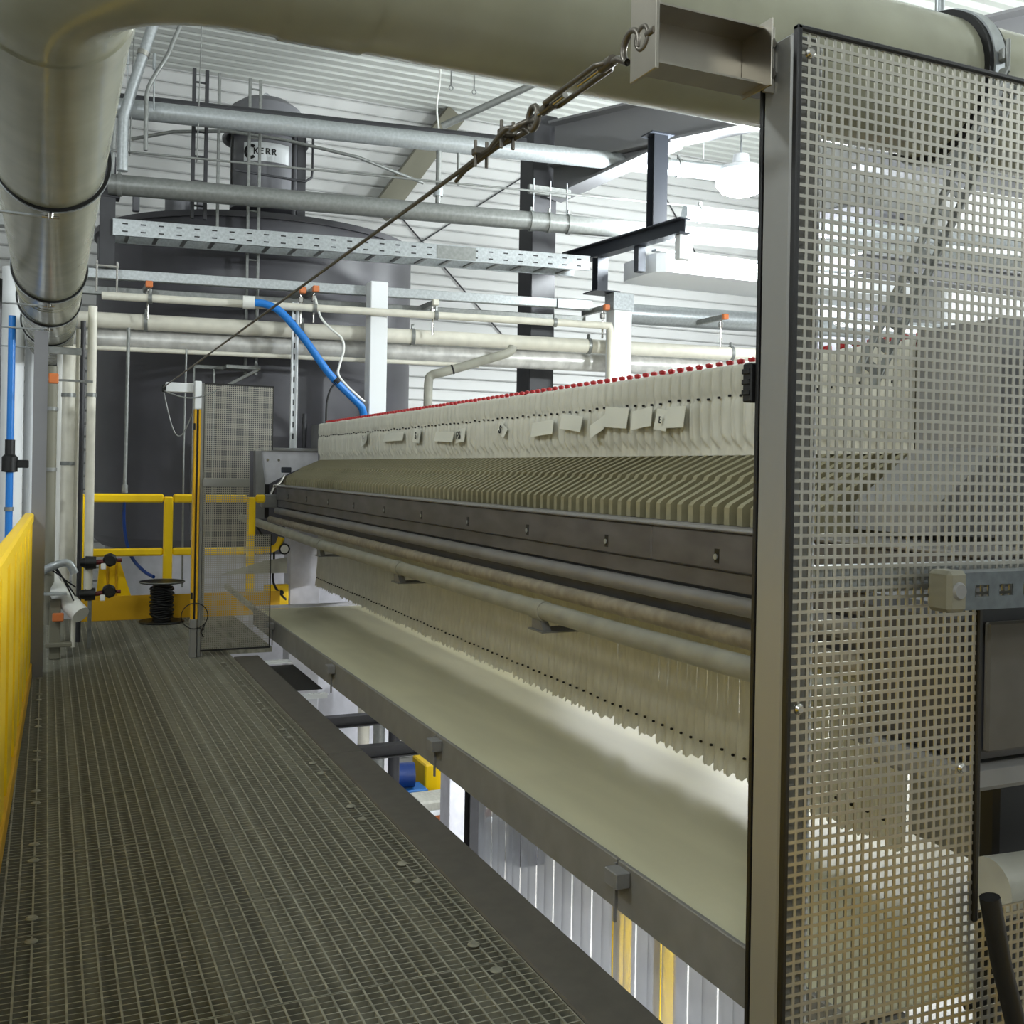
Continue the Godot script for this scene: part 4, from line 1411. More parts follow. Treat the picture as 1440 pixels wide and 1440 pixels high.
	tie.cyl(rp(2.86, 2.475, -0.24) - nb, rp(2.90, 2.435, -0.23) - nb, 0.047, 14)
	part(ho, "cable_tie", tie, M.ink)
	var cb := rp(2.66, 3.3, -0.15)
	var wc := Mb.new()
	wc.tube(smooth([rp(2.66, 3.36, -0.16), rp(2.72, 3.15, -0.17), rp(2.84, 3.02, -0.18), rp(2.94, 2.93, -0.2), rp(2.96, 2.80, -0.22), rp(2.91, 2.62, -0.24), rp(2.90, 2.52, -0.25), rp(3.0, 2.40, -0.24), rp(3.2, 2.24, -0.2)], Vector3.ZERO), 0.014, 8)
	solo("white_cable", "white cable looping beside the blue hose", "cable", wc, M.white_plastic, cb)
	var bc := Mb.new()
	bc.tube(smooth([rp(2.90, 2.46, -0.24), rp(2.82, 2.36, -0.25), rp(2.78, 2.2, -0.25), rp(2.78, 1.95, -0.24)], Vector3.ZERO), 0.011, 8)
	solo("black_cable", "short black cable dropping from the blue hose to the plates", "cable", bc, M.black, rp(2.78, 1.95, -0.24))
	# perforated strut standing on the shoulder plate
	var su := thing("strut_upright", "tall white slotted strut upright standing on the press head shoulder", "strut", Vector3(2.47, 1.712, -11.33))
	var um := Mb.new()
	um.bb(Vector3(-0.036, 0, -0.02), Vector3(-0.022, 1.6, 0.02))
	um.bb(Vector3(0.022, 0, -0.02), Vector3(0.036, 1.6, 0.02))
	um.bb(Vector3(-0.022, 0, -0.02), Vector3(0.022, 1.6, -0.016))
	part(su, "channel", um, M.white_paint)
	for k in 12:
		var sm := Mb.new()
		sm.bb(Vector3(-0.008, 0.1 + 0.125 * k, -0.016), Vector3(0.008, 0.16 + 0.125 * k, -0.0145))
		part(su, "slot", sm, M.steel_dark)
	var kn := Mb.new()
	kn.tube(smooth([Vector3(4.93, 2.95, -10.95), Vector3(4.88, 2.88, -10.95), Vector3(4.72, 2.82, -10.98), Vector3(4.2, 2.64, -11.2), Vector3(4.07, 2.60, -11.3), Vector3(4.03, 2.5, -11.32), Vector3(4.03, 1.985, -11.32)], Vector3.ZERO), 0.052, 16)
	var kb := solo("bent_vent_pipe", "grey beige bent pipe rising from the press head to the foil pipe", "pipe", kn, M.press_pipe, Vector3(4.03, 1.985, -11.32))
	var jb := Mb.new()
	jb.band(Vector3(4.27, 2.665, -11.17) - kb.position, Vector3(0.9, 0.3, 0.3), 0.05, 0.057, 0.02, 20)
	part(kb, "joint_ring", jb, M.ink)
	# unistrut with U bolts over the lower pipe
	var us := thing("pipe_hanger", "short grey strut with U bolts hanging the lower galvanised pipe", "hanger", rp(5.4, 4.83, 0.05))
	var umm := Mb.new()
	umm.box(Vector3.ZERO, Vector3(0.55, 0.1, 0.06), 0.004)
	part(us, "channel", umm, M.galv_dull)
	for x in [-0.22, 0.0, 0.22]:
		var rr := Mb.new()
		rr.cyl(Vector3(x, 0.12, 0.03), Vector3(x, -0.28, 0.03), 0.008, 6)
		part(us, "u_bolt", rr, M.galv)
	# ceiling drops
	var dn := thing("drop_pipe", "short vertical pipe with coupling between the two galvanised pipes", "pipe", rp(4.05, 4.56))
	var dm := Mb.new()
	dm.cyl(Vector3(0, 0, 0), Vector3(0, 0.6, 0), 0.03, 12)
	part(dn, "pipe_run", dm, M.galv_dull)
	var dm2 := Mb.new()
	dm2.cyl(Vector3(0, 0.08, 0), Vector3(0, 0.18, 0), 0.055, 12)
	part(dn, "coupling", dm2, M.galv)
	var d2 := Mb.new()
	d2.cyl(rp(4.28, 4.79), rp(4.28, 5.16), 0.018, 8)
	solo("drop_rod", "slim vertical rod right of the short drop pipe", "rod", d2, M.galv_dull, rp(4.28, 4.79))
	var wcab := Mb.new()
	wcab.tube(smooth([Vector3(5.08, ROOF - 0.0, -14.0), Vector3(5.07, 7.1, -13.98), Vector3(5.02, 6.7, -13.95), Vector3(5.05, 6.3, -13.9), Vector3(5.1, 6.1, -13.9)], Vector3.ZERO), 0.014, 6)
	solo("roof_cable", "white cable hanging from the roof above the upper galvanised pipe", "cable", wcab, M.white_plastic, Vector3(5.1, 6.1, -13.9))
	for x in [[0.75, "left one of two thin wires from the roof"], [1.42, "right one of two thin wires from the roof"]]:
		var wr := Mb.new()
		wr.cyl(rp(x[0], 4.75, -0.05), rp(x[0] + 0.05, ROOF - 0.05, -0.05), 0.007, 6)
		solo("hanging_wire", "%s in front of the tank" % x[1], "wire", wr, M.galv_dull, rp(x[0], 4.75, -0.05))
	# inclined pipe coming down from the duct at the left
	var ib := Vector3(0.665, 4.52, -11.35)
	var ip := thing("inclined_pipe", "sloping galvanised pipe with clamp below the duct at upper left", "pipe", ib)
	var im := Mb.new()
	im.tube(smooth([Vector3(0.665, 4.52, -11.35), Vector3(0.668, 5.0, -11.35), Vector3(0.70, 5.2, -11.35), Vector3(0.918, 6.0, -11.35), Vector3(1.39, 7.70, -11.35)], ib), 0.055, 14)
	part(ip, "pipe_run", im, M.galv)
	var ic := Mb.new()
	ic.band(Vector3(0.85, 5.76, -11.35) - ib, Vector3(0.27, 1.0, 0.0).normalized(), 0.054, 0.066, 0.05, 18)
	part(ip, "clamp", ic, M.bright_steel)
	for x in [0.70, 0.96]:
		var ir := Mb.new()
		ir.cyl(Vector3(x, 5.2, -11.35) - ib, Vector3(x, 5.75, -11.35) - ib, 0.009, 6)
		ir.cyl(Vector3(x, 5.62, -11.35) - ib, Vector3(x, 5.78, -11.35) - ib, 0.018, 8)
		part(ip, "clamp_rod", ir, M.galv)
	var io := thing("thin_conduit", "bent thin conduit right of the sloping pipe below the duct", "conduit", Vector3(0.884, 4.75, -11.3))
	var imm := Mb.new()
	imm.tube(smooth([Vector3(0, 0, 0), Vector3(0, 0.40, 0), Vector3(0.02, 0.66, 0), Vector3(0.20, 1.02, 0), Vector3(0.30, 1.30, 0), Vector3(0.92, 2.96, 0)], Vector3.ZERO), 0.022, 8)
	part(io, "conduit_run", imm, M.galv_dull)

func smooth(pts: Array, o: Vector3) -> Array:
	var c := Curve3D.new()
	for i in pts.size():
		var tg := Vector3.ZERO
		if i > 0 and i < pts.size() - 1:
			tg = (pts[i + 1] - pts[i - 1]) / 6.0
		c.add_point(pts[i] - o, -tg, tg)
	var out := []
	var n := (pts.size() - 1) * 5
	for i in n + 1:
		out.append(c.samplef(float(i) / n * (pts.size() - 1)))
	return out

# ---------------------------------------------------------------- columns, girder, air duct
func make_steelwork() -> void:
	var c := Mb.new()
	c.bb(Vector3(5.53, LOW, -12.16), Vector3(5.87, 6.02, -11.76), 0.012)
	solo("steel_column", "tall dark grey steel column behind the press", "column", c, M.steel_dark, Vector3(5.70, LOW, -11.96))
	# girder running from the column towards the right
	var d := Vector3(0.463, 0, 0.886).normalized()
	var a := Vector3(5.80, 5.62, -11.70)
	var x := Vector3.UP.cross(d).normalized()
	var g := thing("roof_girder", "grey roof girder with haunch springing from the dark column head", "girder", a)
	var m := Mb.new()
	m.prism(h_profile(0.30, 0.56, 0.03, 0.02), Transform3D(Basis(x, Vector3.UP, d), Vector3.ZERO), 9.0)
	part(g, "h_section", m, M.girder)
	var h := Mb.new()
	h.prism([Vector2(0.0, -0.28), Vector2(1.7, -0.285), Vector2(0.0, -0.66)], Transform3D(Basis(d, Vector3.UP, d.cross(Vector3.UP)), x * 0.0), 0.02)
	part(g, "haunch_web", h, M.girder)
	var hf := Mb.new()
	hf.bar(Vector3(0, -0.67, 0), d * 1.75 + Vector3(0, -0.29, 0), 0.30, 0.03)
	part(g, "haunch_flange", hf, M.girder)
	var ec := Mb.new()
	ec.bb(Vector3(9.93, LOW, -3.76), Vector3(10.27, 6.02, -3.36), 0.012)
	solo("steel_column", "second dark column carrying the far end of the roof girder", "column", ec, M.steel_dark, Vector3(10.1, LOW, -3.55))
	# bracket beam with stubs
	var bb := Vector3(6.0, 4.2, -11.7)
	var b := thing("bracket_beam", "dark blue grey H beam bracket projecting from column, with hangers above and below", "beam", bb)
	var e := Vector3(6.28, 4.2, -9.45)
	var bd := (e - bb).normalized()
	var bm := Mb.new()
	var bx := Vector3.UP.cross(bd).normalized()
	bm.prism(h_profile(0.15, 0.17, 0.016, 0.012), Transform3D(Basis(bx, Vector3.UP, bd), Vector3.ZERO), bb.distance_to(e))
	part(b, "h_section", bm, M.steel_blue)
	var s1 := Mb.new()
	s1.prism(h_profile(0.18, 0.15, 0.014, 0.012), Transform3D(Basis(Vector3.RIGHT, Vector3.BACK, Vector3.UP), Vector3(6.26, 4.29, -10.0) - bb), 1.03)
	part(b, "upper_hanger", s1, M.steel_blue)
	var tp := Mb.new()
	tp.bb(Vector3(6.11, 5.322, -10.12) - bb, Vector3(6.41, 5.338, -9.88) - bb)
	part(b, "head_plate", tp, M.steel_blue)
	var s2 := Mb.new()
	s2.prism(h_profile(0.14, 0.14, 0.012, 0.01), Transform3D(Basis(Vector3.RIGHT, Vector3.BACK, Vector3.UP), Vector3(6.07, 3.68, -10.95) - bb), 0.425)
	s2.bb(Vector3(5.92, 3.665, -11.1) - bb, Vector3(6.24, 3.68, -10.75) - bb)
	part(b, "lower_hanger", s2, M.steel_blue)
	var s3 := Mb.new()
	s3.bb(Vector3(6.15, 3.82, -10.3) - bb, Vector3(6.25, 4.115, -10.2) - bb, 0.003)
	part(b, "lower_hanger", s3, M.steel_blue)
	var s4 := Mb.new()
	s4.bb(Vector3(6.25, 3.85, -9.6) - bb, Vector3(6.42, 4.115, -9.5) - bb, 0.003)
	part(b, "end_bracket", s4, M.white_paint)
	# white rectangular air duct
	var ad := Vector3(6.35, 3.84, -10.6)
	var ac := thing("air_duct", "white rectangular air duct with rounded end under the bracket beam", "duct", ad)
	var am := Mb.new()
	am.prism([Vector2(0.12, 0.0), Vector2(3.9, 0.0), Vector2(3.9, 0.9), Vector2(0.12, 0.9), Vector2(0.03, 0.82), Vector2(0.0, 0.7), Vector2(0.0, 0.2), Vector2(0.03, 0.08)], Transform3D(Basis(Vector3.RIGHT, Vector3.FORWARD, Vector3.UP), Vector3(0.03, 0, 0.45)), 0.22)
	part(ac, "duct_body", am, M.white_paint)
	var an := Mb.new()
	an.bb(Vector3(0.0, 0.222, 0.36), Vector3(3.9, 0.25, 0.46), 0.004)
	part(ac, "top_flange", an, M.galv)
	rack_pipe("galvanised_pipe", "short galvanised pipe above the white air duct at the mesh guard's edge", 6.9, 13.4, 4.62, 0.09, -0.35, M.galv, "pipe", [7.1])
	rack_pipe("duct_pipe", "wide grey tube below the white air duct", 6.5, 13.4, 3.52, 0.13, 0.55, M.galv)
	# diagonal braces behind
	var b1 := Mb.new()
	b1.bar(Vector3(5.05, 5.8, -16.72), Vector3(6.33, 7.635, -16.72), 0.30, 0.36, 0.01)
	solo("knee_brace", "pale grey sloping beam behind the pipes left of the dark column", "brace", b1, M.olive_post, Vector3(5.05, 5.8, -16.75))
	var b2 := Mb.new()
	b2.tube([Vector3(4.5, 5.85, -12.3), Vector3(5.85, 6.55, -11.6), Vector3(6.4, 6.72, -11.2)], 0.045, 12)
	solo("inclined_pipe", "sloping grey pipe under the duct behind the turnbuckle", "pipe", b2, M.galv_dull, Vector3(4.5, 5.85, -12.3))
	for k in 2:
		var b3 := Mb.new()
		b3.cyl(Vector3(5.1 + 0.35 * k, 6.9, -13.6), Vector3(5.1 + 0.35 * k, ROOF, -13.6), 0.01, 6)
		b3.ring(Vector3(5.1 + 0.35 * k, 6.87, -13.6), Vector3(0, 0, 1), 0.03, 0.008, 12, 5)
		solo("roof_hook", ["left one of two thin roof hooks beside the sloping pipe", "right one of two thin roof hooks beside the sloping pipe"][k], "hook", b3, M.galv_dull, Vector3(5.1 + 0.35 * k, 6.87, -13.6))
	for k in [["cross brace wire rising left to right beside the column", Vector3(3.3, 3.6, -16.95), Vector3(8.3, 7.2, -16.95)], ["cross brace wire falling left to right beside the column", Vector3(5.4, 5.9, -16.94), Vector3(9.2, 2.2, -16.94)], ["cross brace wire at the far right near the lamp", Vector3(10.4, 7.4, -16.95), Vector3(11.9, 5.3, -16.95)]]:
		var b4 := Mb.new()
		b4.cyl(k[1], k[2], 0.013, 6)
		solo("brace_wire", "thin dark %s" % k[0], "wire", b4, M.steel_dark, k[1])
	# things of the next bay, seen through the near guard
	var vs := thing("pale_silo", "pale lavender grey silo far off, seen through the near mesh guard", "silo", Vector3(12.2, LOW, -13.4))
	var v1 := Mb.new()
	v1.cyl(Vector3.ZERO, Vector3(0, 9.3, 0), 0.8, 40)
	part(vs, "shell", v1, M.tank_hat)
	var v2 := Mb.new()
	v2.lathe([Vector2(0.85, 9.2), Vector2(0.85, 9.3), Vector2(0.0, 9.6)], 40, Transform3D(Basis(Vector3.RIGHT, Vector3.BACK, Vector3.UP), Vector3.ZERO))
	part(vs, "roof", v2, M.tank_hat)
	for cq in [[5.15, "upper grey crane beam seen through the near mesh guard", 0.3], [3.9, "lower grey crane beam seen through the near mesh guard", 0.24]]:
		var cb := Mb.new()
		cb.prism(h_profile(0.2, cq[2], 0.02, 0.014), Transform3D(Basis(Vector3(0, 0, 1), Vector3(0, 1, 0), Vector3(-1, 0, 0)), Vector3(13.48, cq[0], -9.0)), 5.2)
		solo("crane_beam", cq[1], "beam", cb, M.girder, Vector3(11.0, cq[0], -9.0))
	for z in [-6.4, -3.0]:
		var rc := Mb.new()
		rc.prism(h_profile(0.3, 0.3, 0.02, 0.014), Transform3D(Basis(Vector3.RIGHT, Vector3.BACK, Vector3.UP), Vector3(13.3, LOW, z)), ROOF - LOW)
		solo("wall_column", "grey wall column on the right wall, %s one" % ("far" if z < -5.0 else "near"), "column", rc, M.girder, Vector3(13.3, LOW, z))
	tube_lamp(Vector3(8.7, 3.2, -9.0), Vector2(1.3, 0.12), 5.0, "bright strip lamp seen through the holes of the near mesh guard", 0.0, Vector3(0, 0.58, 0))
	# slotted support behind the near guard
	var sd := thing("slotted_support", "sloping slotted steel support seen through the near mesh guard", "support", Vector3(1.93, 1.75, -2.06))
	var sv := Vector3(0.45, 0.86, 0.06).normalized()
	var sx := sv.cross(Vector3(0, 0, 1)).normalized()
	for u in [-0.032, 0.032]:
		var sm := Mb.new()
		sm.box(sv * 0.48 + sx * u, Vector3(0.008, 0.96, 0.03), 0.002, Basis(sx, sv, sx.cross(sv)))
		part(sd, "side_bar", sm, M.galv_dull)
	for k in 14:
		var sm := Mb.new()
		sm.box(sv * (0.04 + 0.068 * k), Vector3(0.060, 0.030, 0.004), 0.001, Basis(sx, sv, sx.cross(sv)))
		part(sd, "cross_bar", sm, M.galv_dull)

# ---------------------------------------------------------------- pipes and valves at the left
func vpipe(label: String, called: String, x: float, z: float, y0: float, y1: float, r: float, m: Material, clips := []) -> Node3D:
	var t := thing(called, label, "pipe", Vector3(x, y0, z))
	var p := Mb.new()
	p.cyl(Vector3.ZERO, Vector3(0, y1 - y0, 0), r, 18)
	part(t, "pipe_run", p, m)
	for c in clips:
		var q := Mb.new()
		q.band(Vector3(0, c - y0, 0), Vector3(0, 1, 0), r, r + 0.006, 0.03, 18)
		part(t, "pipe_clip", q, M.galv_dull)
	return t

func make_left_side() -> void:
	# galvanised channel post at the end of the barrier
	var p := thing("channel_post", "dark galvanised channel post standing at the end of the yellow barrier", "post", Vector3(-0.045, 0, -7.95))
	var m := Mb.new()
	m.prism([Vector2(-0.045, -0.03), Vector2(0.045, -0.03), Vector2(0.045, 0.03), Vector2(0.039, 0.03), Vector2(0.039, -0.024), Vector2(-0.039, -0.024), Vector2(-0.039, 0.03), Vector2(-0.045, 0.03)], Transform3D(Basis(Vector3.RIGHT, Vector3.FORWARD, Vector3.UP), Vector3.ZERO), 2.42)
	part(p, "channel", m, M.girder)
	var arm := Mb.new()
	arm.bb(Vector3(0.0, 2.10, -0.3), Vector3(0.35, 2.115, -0.28))
	part(p, "cross_arm", arm, M.galv_dull)
	var cap := Mb.new()
	cap.bb(Vector3(0.05, 2.06, -0.02), Vector3(0.115, 2.13, 0.03), 0.006)
	part(p, "end_cap", cap, M.orange, Vector3.ZERO, "orange plastic end cap")
	var sl := Mb.new()
	sl.bb(Vector3(0.0, 2.27, -0.01), Vector3(0.26, 2.32, 0.0), 0.002)
	part(p, "slotted_arm", sl, M.galv_dull)
	vpipe("olive grey vertical pipe right beside the channel post", "vertical_pipe", 0.03, -8.75, 0.25, 2.25, 0.042, M.olive_post, [1.92, 1.45])
	vpipe("bright white slim pipe between the olive and the cream pipes", "vertical_pipe", 0.10, -9.4, 0.0, 2.42, 0.032, M.white_plastic)
	var a := vpipe("thick cream vertical pipe tapering to the valves beside the walkway", "vertical_pipe", 0.155, -9.05, 0.72, 2.44, 0.05, M.white_pipe, [1.5, 2.05])
	var rd := Mb.new()
	rd.lathe([Vector2(0.05, 0.0), Vector2(0.05, -0.04), Vector2(0.03, -0.12), Vector2(0.03, -0.2)], 18, Transform3D(Basis(Vector3.RIGHT, Vector3.BACK, Vector3.UP), Vector3.ZERO))
	part(a, "reducer", rd, M.white_pipe)
	vpipe("thin cream tube between the thick cream pipe and the dark pipe", "vertical_pipe", 0.222, -9.15, 0.0, 2.6, 0.018, M.white_pipe)
	vpipe("thin dark vertical pipe in front of the tank's left edge", "vertical_pipe", 0.265, -9.4, 0.0, 2.7, 0.022, M.steel_dark)
	vpipe("rightmost cream vertical pipe of the cluster by the tank", "vertical_pipe", 0.325, -9.05, 0.42, 2.78, 0.035, M.white_pipe, [2.06])
	# valves
	for v in [[0.40, 0.70, -9.0, "upper black valve actuator of the pipe cluster"], [0.40, 0.44, -9.05, "lower black valve actuator of the pipe cluster"]]:
		var t := thing("valve", v[3], "valve", Vector3(v[0], v[1], v[2]), "valves of the pipe cluster")
		var b := Mb.new()
		b.tube([Vector3(-0.14, 0, 0), Vector3(-0.10, 0, 0), Vector3(-0.10, 0, 0), Vector3(-0.02, 0, 0)], [0.03, 0.045, 0.055, 0.05], 16)
		part(t, "valve_body", b, M.black)
		var h := Mb.new()
		h.lathe([Vector2(0.0, -0.05), Vector2(0.04, -0.05), Vector2(0.056, -0.025), Vector2(0.056, 0.025), Vector2(0.04, 0.05), Vector2(0.0, 0.05)], 8, Transform3D(Basis.IDENTITY, Vector3(0.085, 0.02, 0)))
		part(t, "hand_knob", h, M.black)
		var s := Mb.new()
		s.cyl(Vector3(-0.02, 0.0, 0), Vector3(0.06, 0.01, 0), 0.02, 10)
		s.cyl(Vector3(0.14, 0.015, 0), Vector3(0.175, 0.015, 0), 0.016, 8)
		part(t, "stem", s, M.dark_red)
		var w := Mb.new()
		w.box(Vector3(0.035, -0.03, 0.03), Vector3(0.04, 0.05, 0.03), 0.006)
		part(t, "white_tag", w, M.white_plastic)
		if v[1] < 0.5:
			var sd := Mb.new()
			sd.bb(Vector3(-0.075, -v[1], -0.015), Vector3(-0.045, -0.05, 0.015), 0.003)
			part(t, "stand", sd, M.galv_dull)
	var el := Mb.new()
	el.tube(smooth([Vector3(0.02, 0.60, -8.9), Vector3(0.06, 0.54, -8.8), Vector3(0.16, 0.44, -8.68), Vector3(0.26, 0.34, -8.56)], Vector3.ZERO), 0.07, 20)
	solo("white_outlet_pipe", "short fat white outlet pipe pointing down at the valves", "pipe", el, M.white_plastic, Vector3(0.25, 0.36, -8.58))
	var bd := thing("pipe_bundle", "tangle of pale small tubes and brackets beside the channel post", "pipes", Vector3(0.06, 0.0, -8.6))
	var tb := Mb.new()
	for i in 3:
		tb.tube(smooth([Vector3(-0.12, 0.72 - 0.03 * i, -0.1), Vector3(0.0, 0.68 + 0.02 * i, 0.02), Vector3(0.10, 0.60 - 0.02 * i, 0.05), Vector3(0.16, 0.55 - 0.07 * i, 0.0)], Vector3.ZERO), 0.0055, 6)
	part(bd, "small_tubes", tb, M.ink)
	var tb2 := Mb.new()
	tb2.tube(smooth([Vector3(-0.1, 0.66, 0.0), Vector3(0.0, 0.72, 0.05), Vector3(0.10, 0.74, 0.05), Vector3(0.15, 0.66, 0.05)], Vector3.ZERO), 0.03, 10)
	tb2.bb(Vector3(-0.12, 0.50, -0.02), Vector3(0.10, 0.515, 0.10), 0.003)
	part(bd, "pale_fittings", tb2, M.galv)
	var br := Mb.new()
	br.bb(Vector3(-0.02, 0.0, -0.05), Vector3(0.06, 0.46, 0.0), 0.006)
	br.bb(Vector3(-0.05, 0.10, -0.02), Vector3(0.14, 0.13, 0.05), 0.004)
	part(bd, "support_bracket", br, M.olive_post)
	var oc := Mb.new()
	oc.bb(Vector3(0.0, 0.30, 0.02), Vector3(0.08, 0.36, 0.08), 0.006)
	part(bd, "end_cap", oc, M.orange, Vector3.ZERO, "orange plastic end cap")
	# sliver left of the post: grey post, blue pipe with valve, white columns
	vpipe("grey steel upright at the very left edge above the yellow barrier", "vertical_pipe", -0.28, -6.6, -0.2, 2.55, 0.035, M.steel_dark)
	var bp := vpipe("blue vertical pipe with black valve behind the yellow barrier", "vertical_pipe", -0.25, -8.6, 0.0, 2.6, 0.026, M.blue, [1.15])
	var bv := Mb.new()
	bv.lathe([Vector2(0.0, 0.0), Vector2(0.055, 0.01), Vector2(0.055, 0.12), Vector2(0.035, 0.14), Vector2(0.035, 0.25), Vector2(0.0, 0.25)], 14, Transform3D(Basis(Vector3.RIGHT, Vector3.BACK, Vector3.UP), Vector3(0, 1.42, 0)))
	bv.bb(Vector3(0.03, 1.46, -0.02), Vector3(0.13, 1.52, 0.02), 0.006)
	part(bp, "valve", bv, M.black, Vector3.ZERO, "black valve body")
	vpipe("white column, left one behind the blue pipe", "round_column", -0.30, -10.6, LOW, 3.3, 0.10, M.white_paint)
	vpipe("white column, right one behind the blue pipe", "round_column", -0.10, -10.8, LOW, 3.3, 0.10, M.white_paint)
	var lb := Mb.new()
	lb.bb(Vector3(-2.0, 3.35, -9.1), Vector3(-0.12, 3.47, -8.98), 0.006)
	solo("wall_strut", "grey cross beam at the left edge beside the long duct run", "beam", lb, M.galv_dull, Vector3(-1.0, 3.35, -9.04))

# ---------------------------------------------------------------- far end of the walkway
func make_far_end() -> void:
	var o := Vector3(1.1, 0, -10.62)
	var t := thing("guard_railing", "bright yellow tubular guard railing with toe board at the end of the walkway", "railing", o)
	for x in [0.30, 1.10, 1.90]:
		var m := Mb.new()
		m.bb(Vector3(x - 0.043, 0.0, -0.03) - Vector3(o.x, 0, 0), Vector3(x + 0.043, 1.19, 0.03) - Vector3(o.x, 0, 0), 0.012)
		part(t, "post", m, M.yellow)
	for y in [[1.175, 0.042], [0.65, 0.038]]:
		for s in [[0.343, 1.057], [1.143, 1.857], [1.943, 2.04]]:
			var m := Mb.new()
			m.bar(Vector3(s[0] - o.x, y[0], 0), Vector3(s[1] - o.x, y[0], 0), 0.05, y[1] * 2, 0.016)
			part(t, "rail", m, M.yellow)
	var bend := Mb.new()
	bend.tube(smooth([Vector3(2.04, 0.65, 0), Vector3(2.12, 0.66, 0), Vector3(2.18, 0.70, 0), Vector3(2.21, 0.78, 0)], Vector3(o.x, 0, 0)), 0.034, 12)
	part(t, "bent_rail_end", bend, M.yellow)
	var m2 := Mb.new()
	m2.bb(Vector3(0.25 - o.x, 0.0, 0.032), Vector3(2.2 - o.x, 0.235, 0.04), 0.002)
	part(t, "toe_board", m2, M.yellow_deep)
	var m3 := Mb.new()
	m3.bb(Vector3(0.26 - o.x, 0.66, -0.5), Vector3(0.34 - o.x, 1.21, -0.03), 0.01)
	part(t, "return_panel", m3, M.yellow)
	# cable reel
	var c := thing("cable_reel", "black cable reel standing on its flange at the yellow toe board", "cable reel", Vector3(1.025, 0.0, -10.33))
	var up := Basis(Vector3.RIGHT, Vector3.BACK, Vector3.UP)
	for y in [0.012, 0.385]:
		var f := Mb.new()
		f.lathe([Vector2(0.0, -0.008), Vector2(0.20, -0.008), Vector2(0.21, 0.0), Vector2(0.20, 0.008), Vector2(0.0, 0.008)], 36, Transform3D(up, Vector3(0, y, 0)))
		part(c, "flange", f, M.black)
	var lip := Mb.new()
	lip.ring(Vector3(0, 0.39, 0), Vector3.UP, 0.205, 0.006, 36, 6)
	part(c, "flange_rim", lip, M.galv_dull)
	var co := Mb.new()
	co.cyl(Vector3(0, 0.02, 0), Vector3(0, 0.377, 0), 0.085, 20)
	part(c, "core", co, M.black)
	var cw := Mb.new()
	var pts := []
	for i in 230:
		var a := i * 0.45
		pts.append(Vector3(cos(a) * (0.098 + 0.010 * sin(i * 0.7)), 0.05 + 0.29 * i / 229.0 + 0.008 * sin(i * 1.3), sin(a) * (0.098 + 0.010 * sin(i * 0.7))))
	cw.tube(pts, 0.010, 6)
	part(c, "wound_cable", cw, M.black)
	# steel tube and blue hose ending at the reel
	var b := thing("air_hose", "thin steel tube with blue air hose hanging down behind the cable reel", "hose", Vector3(0.705, 1.24, -10.72))
	var tb := Mb.new()
	tb.tube([Vector3(0.0, 0.0, -0.05), Vector3(0.01, 1.6, -0.05)], 0.018, 10)
	tb.cyl(Vector3(0, -0.02, -0.05), Vector3(0, 0.06, -0.05), 0.03, 10)
	part(b, "steel_tube", tb, M.galv_dull)
	var bl := Mb.new()
	bl.tube(smooth([Vector3(0, 0.0, -0.05), Vector3(-0.005, -0.25, -0.06), Vector3(0.02, -0.48, -0.06), Vector3(0.08, -0.66, -0.04), Vector3(0.18, -0.78, 0.06), Vector3(0.26, -0.825, 0.2)], Vector3.ZERO), 0.017, 10)
	part(b, "hose", bl, M.blue_dark)
	var r := Mb.new()
	r.tube([Vector3(1.30, 0.24, -11.1), Vector3(1.29, 1.6, -11.1), Vector3(1.30, 2.7, -11.1)], 0.01, 8)
	solo("thin_rod", "thin grey rod running up in front of the tank beside the far guard", "rod", r, M.galv_dull, Vector3(1.30, 0.24, -11.1))
	# yellow cover behind the railing
	var y := thing("yellow_cover", "small yellow folded cover beyond the railing next to the valves", "cover", Vector3(0.62, 0.0, -10.95))
	var ym := Mb.new()
	ym.prism([Vector2(-0.16, 0.1), Vector2(0.20, 0.1), Vector2(0.06, 0.55), Vector2(-0.12, 0.55)], Transform3D(Basis.IDENTITY, Vector3(0, 0, -0.1)), 0.1)
	part(y, "cover_sheet", ym, M.yellow)
	for x in [-0.06, 0.02]:
		var yf := Mb.new()
		yf.bb(Vector3(x, 0.12, 0.0), Vector3(x + 0.02, 0.53, 0.02), 0.004)
		part(y, "fold_rib", yf, M.yellow_deep)
	# things around the tray end and head leg
	var eb := thing("junction_box", "yellow box with black knob beside the white press leg", "box", Vector3(2.28, 0.0, -11.1))
	var em := Mb.new()
	em.bb(Vector3(-0.14, -0.1, -0.06), Vector3(0.12, 0.24, 0.0), 0.008)
	part(eb, "box_body", em, M.yellow)
	var ek := Mb.new()
	ek.lathe([Vector2(0.0, 0.02), Vector2(0.025, 0.02), Vector2(0.03, 0.0)], 14, Transform3D(Basis.IDENTITY, Vector3(0.04, 0.15, 0)))
	part(eb, "knob", ek, M.ink)
	var pg := thing("pressure_gauge", "small round pressure gauge with black rim under the header pipe's end", "gauge", Vector3(2.24, 0.66, -10.6))
	var gm := Mb.new()
	gm.lathe([Vector2(0.0, 0.01), Vector2(0.042, 0.01), Vector2(0.055, 0.02), Vector2(0.058, 0.0), Vector2(0.05, -0.02)], 20, Transform3D(Basis.IDENTITY, Vector3.ZERO))
	part(pg, "rim", gm, M.black)
	var gf := Mb.new()
	gf.lathe([Vector2(0.0, 0.013), Vector2(0.042, 0.013)], 20, Transform3D(Basis.IDENTITY, Vector3.ZERO))
	part(pg, "dial", gf, M.white_plastic)
	var sk := Mb.new()
	sk.bb(Vector3(1.95, 0.10, -10.9), Vector3(2.4, 0.60, -10.88), 0.003)
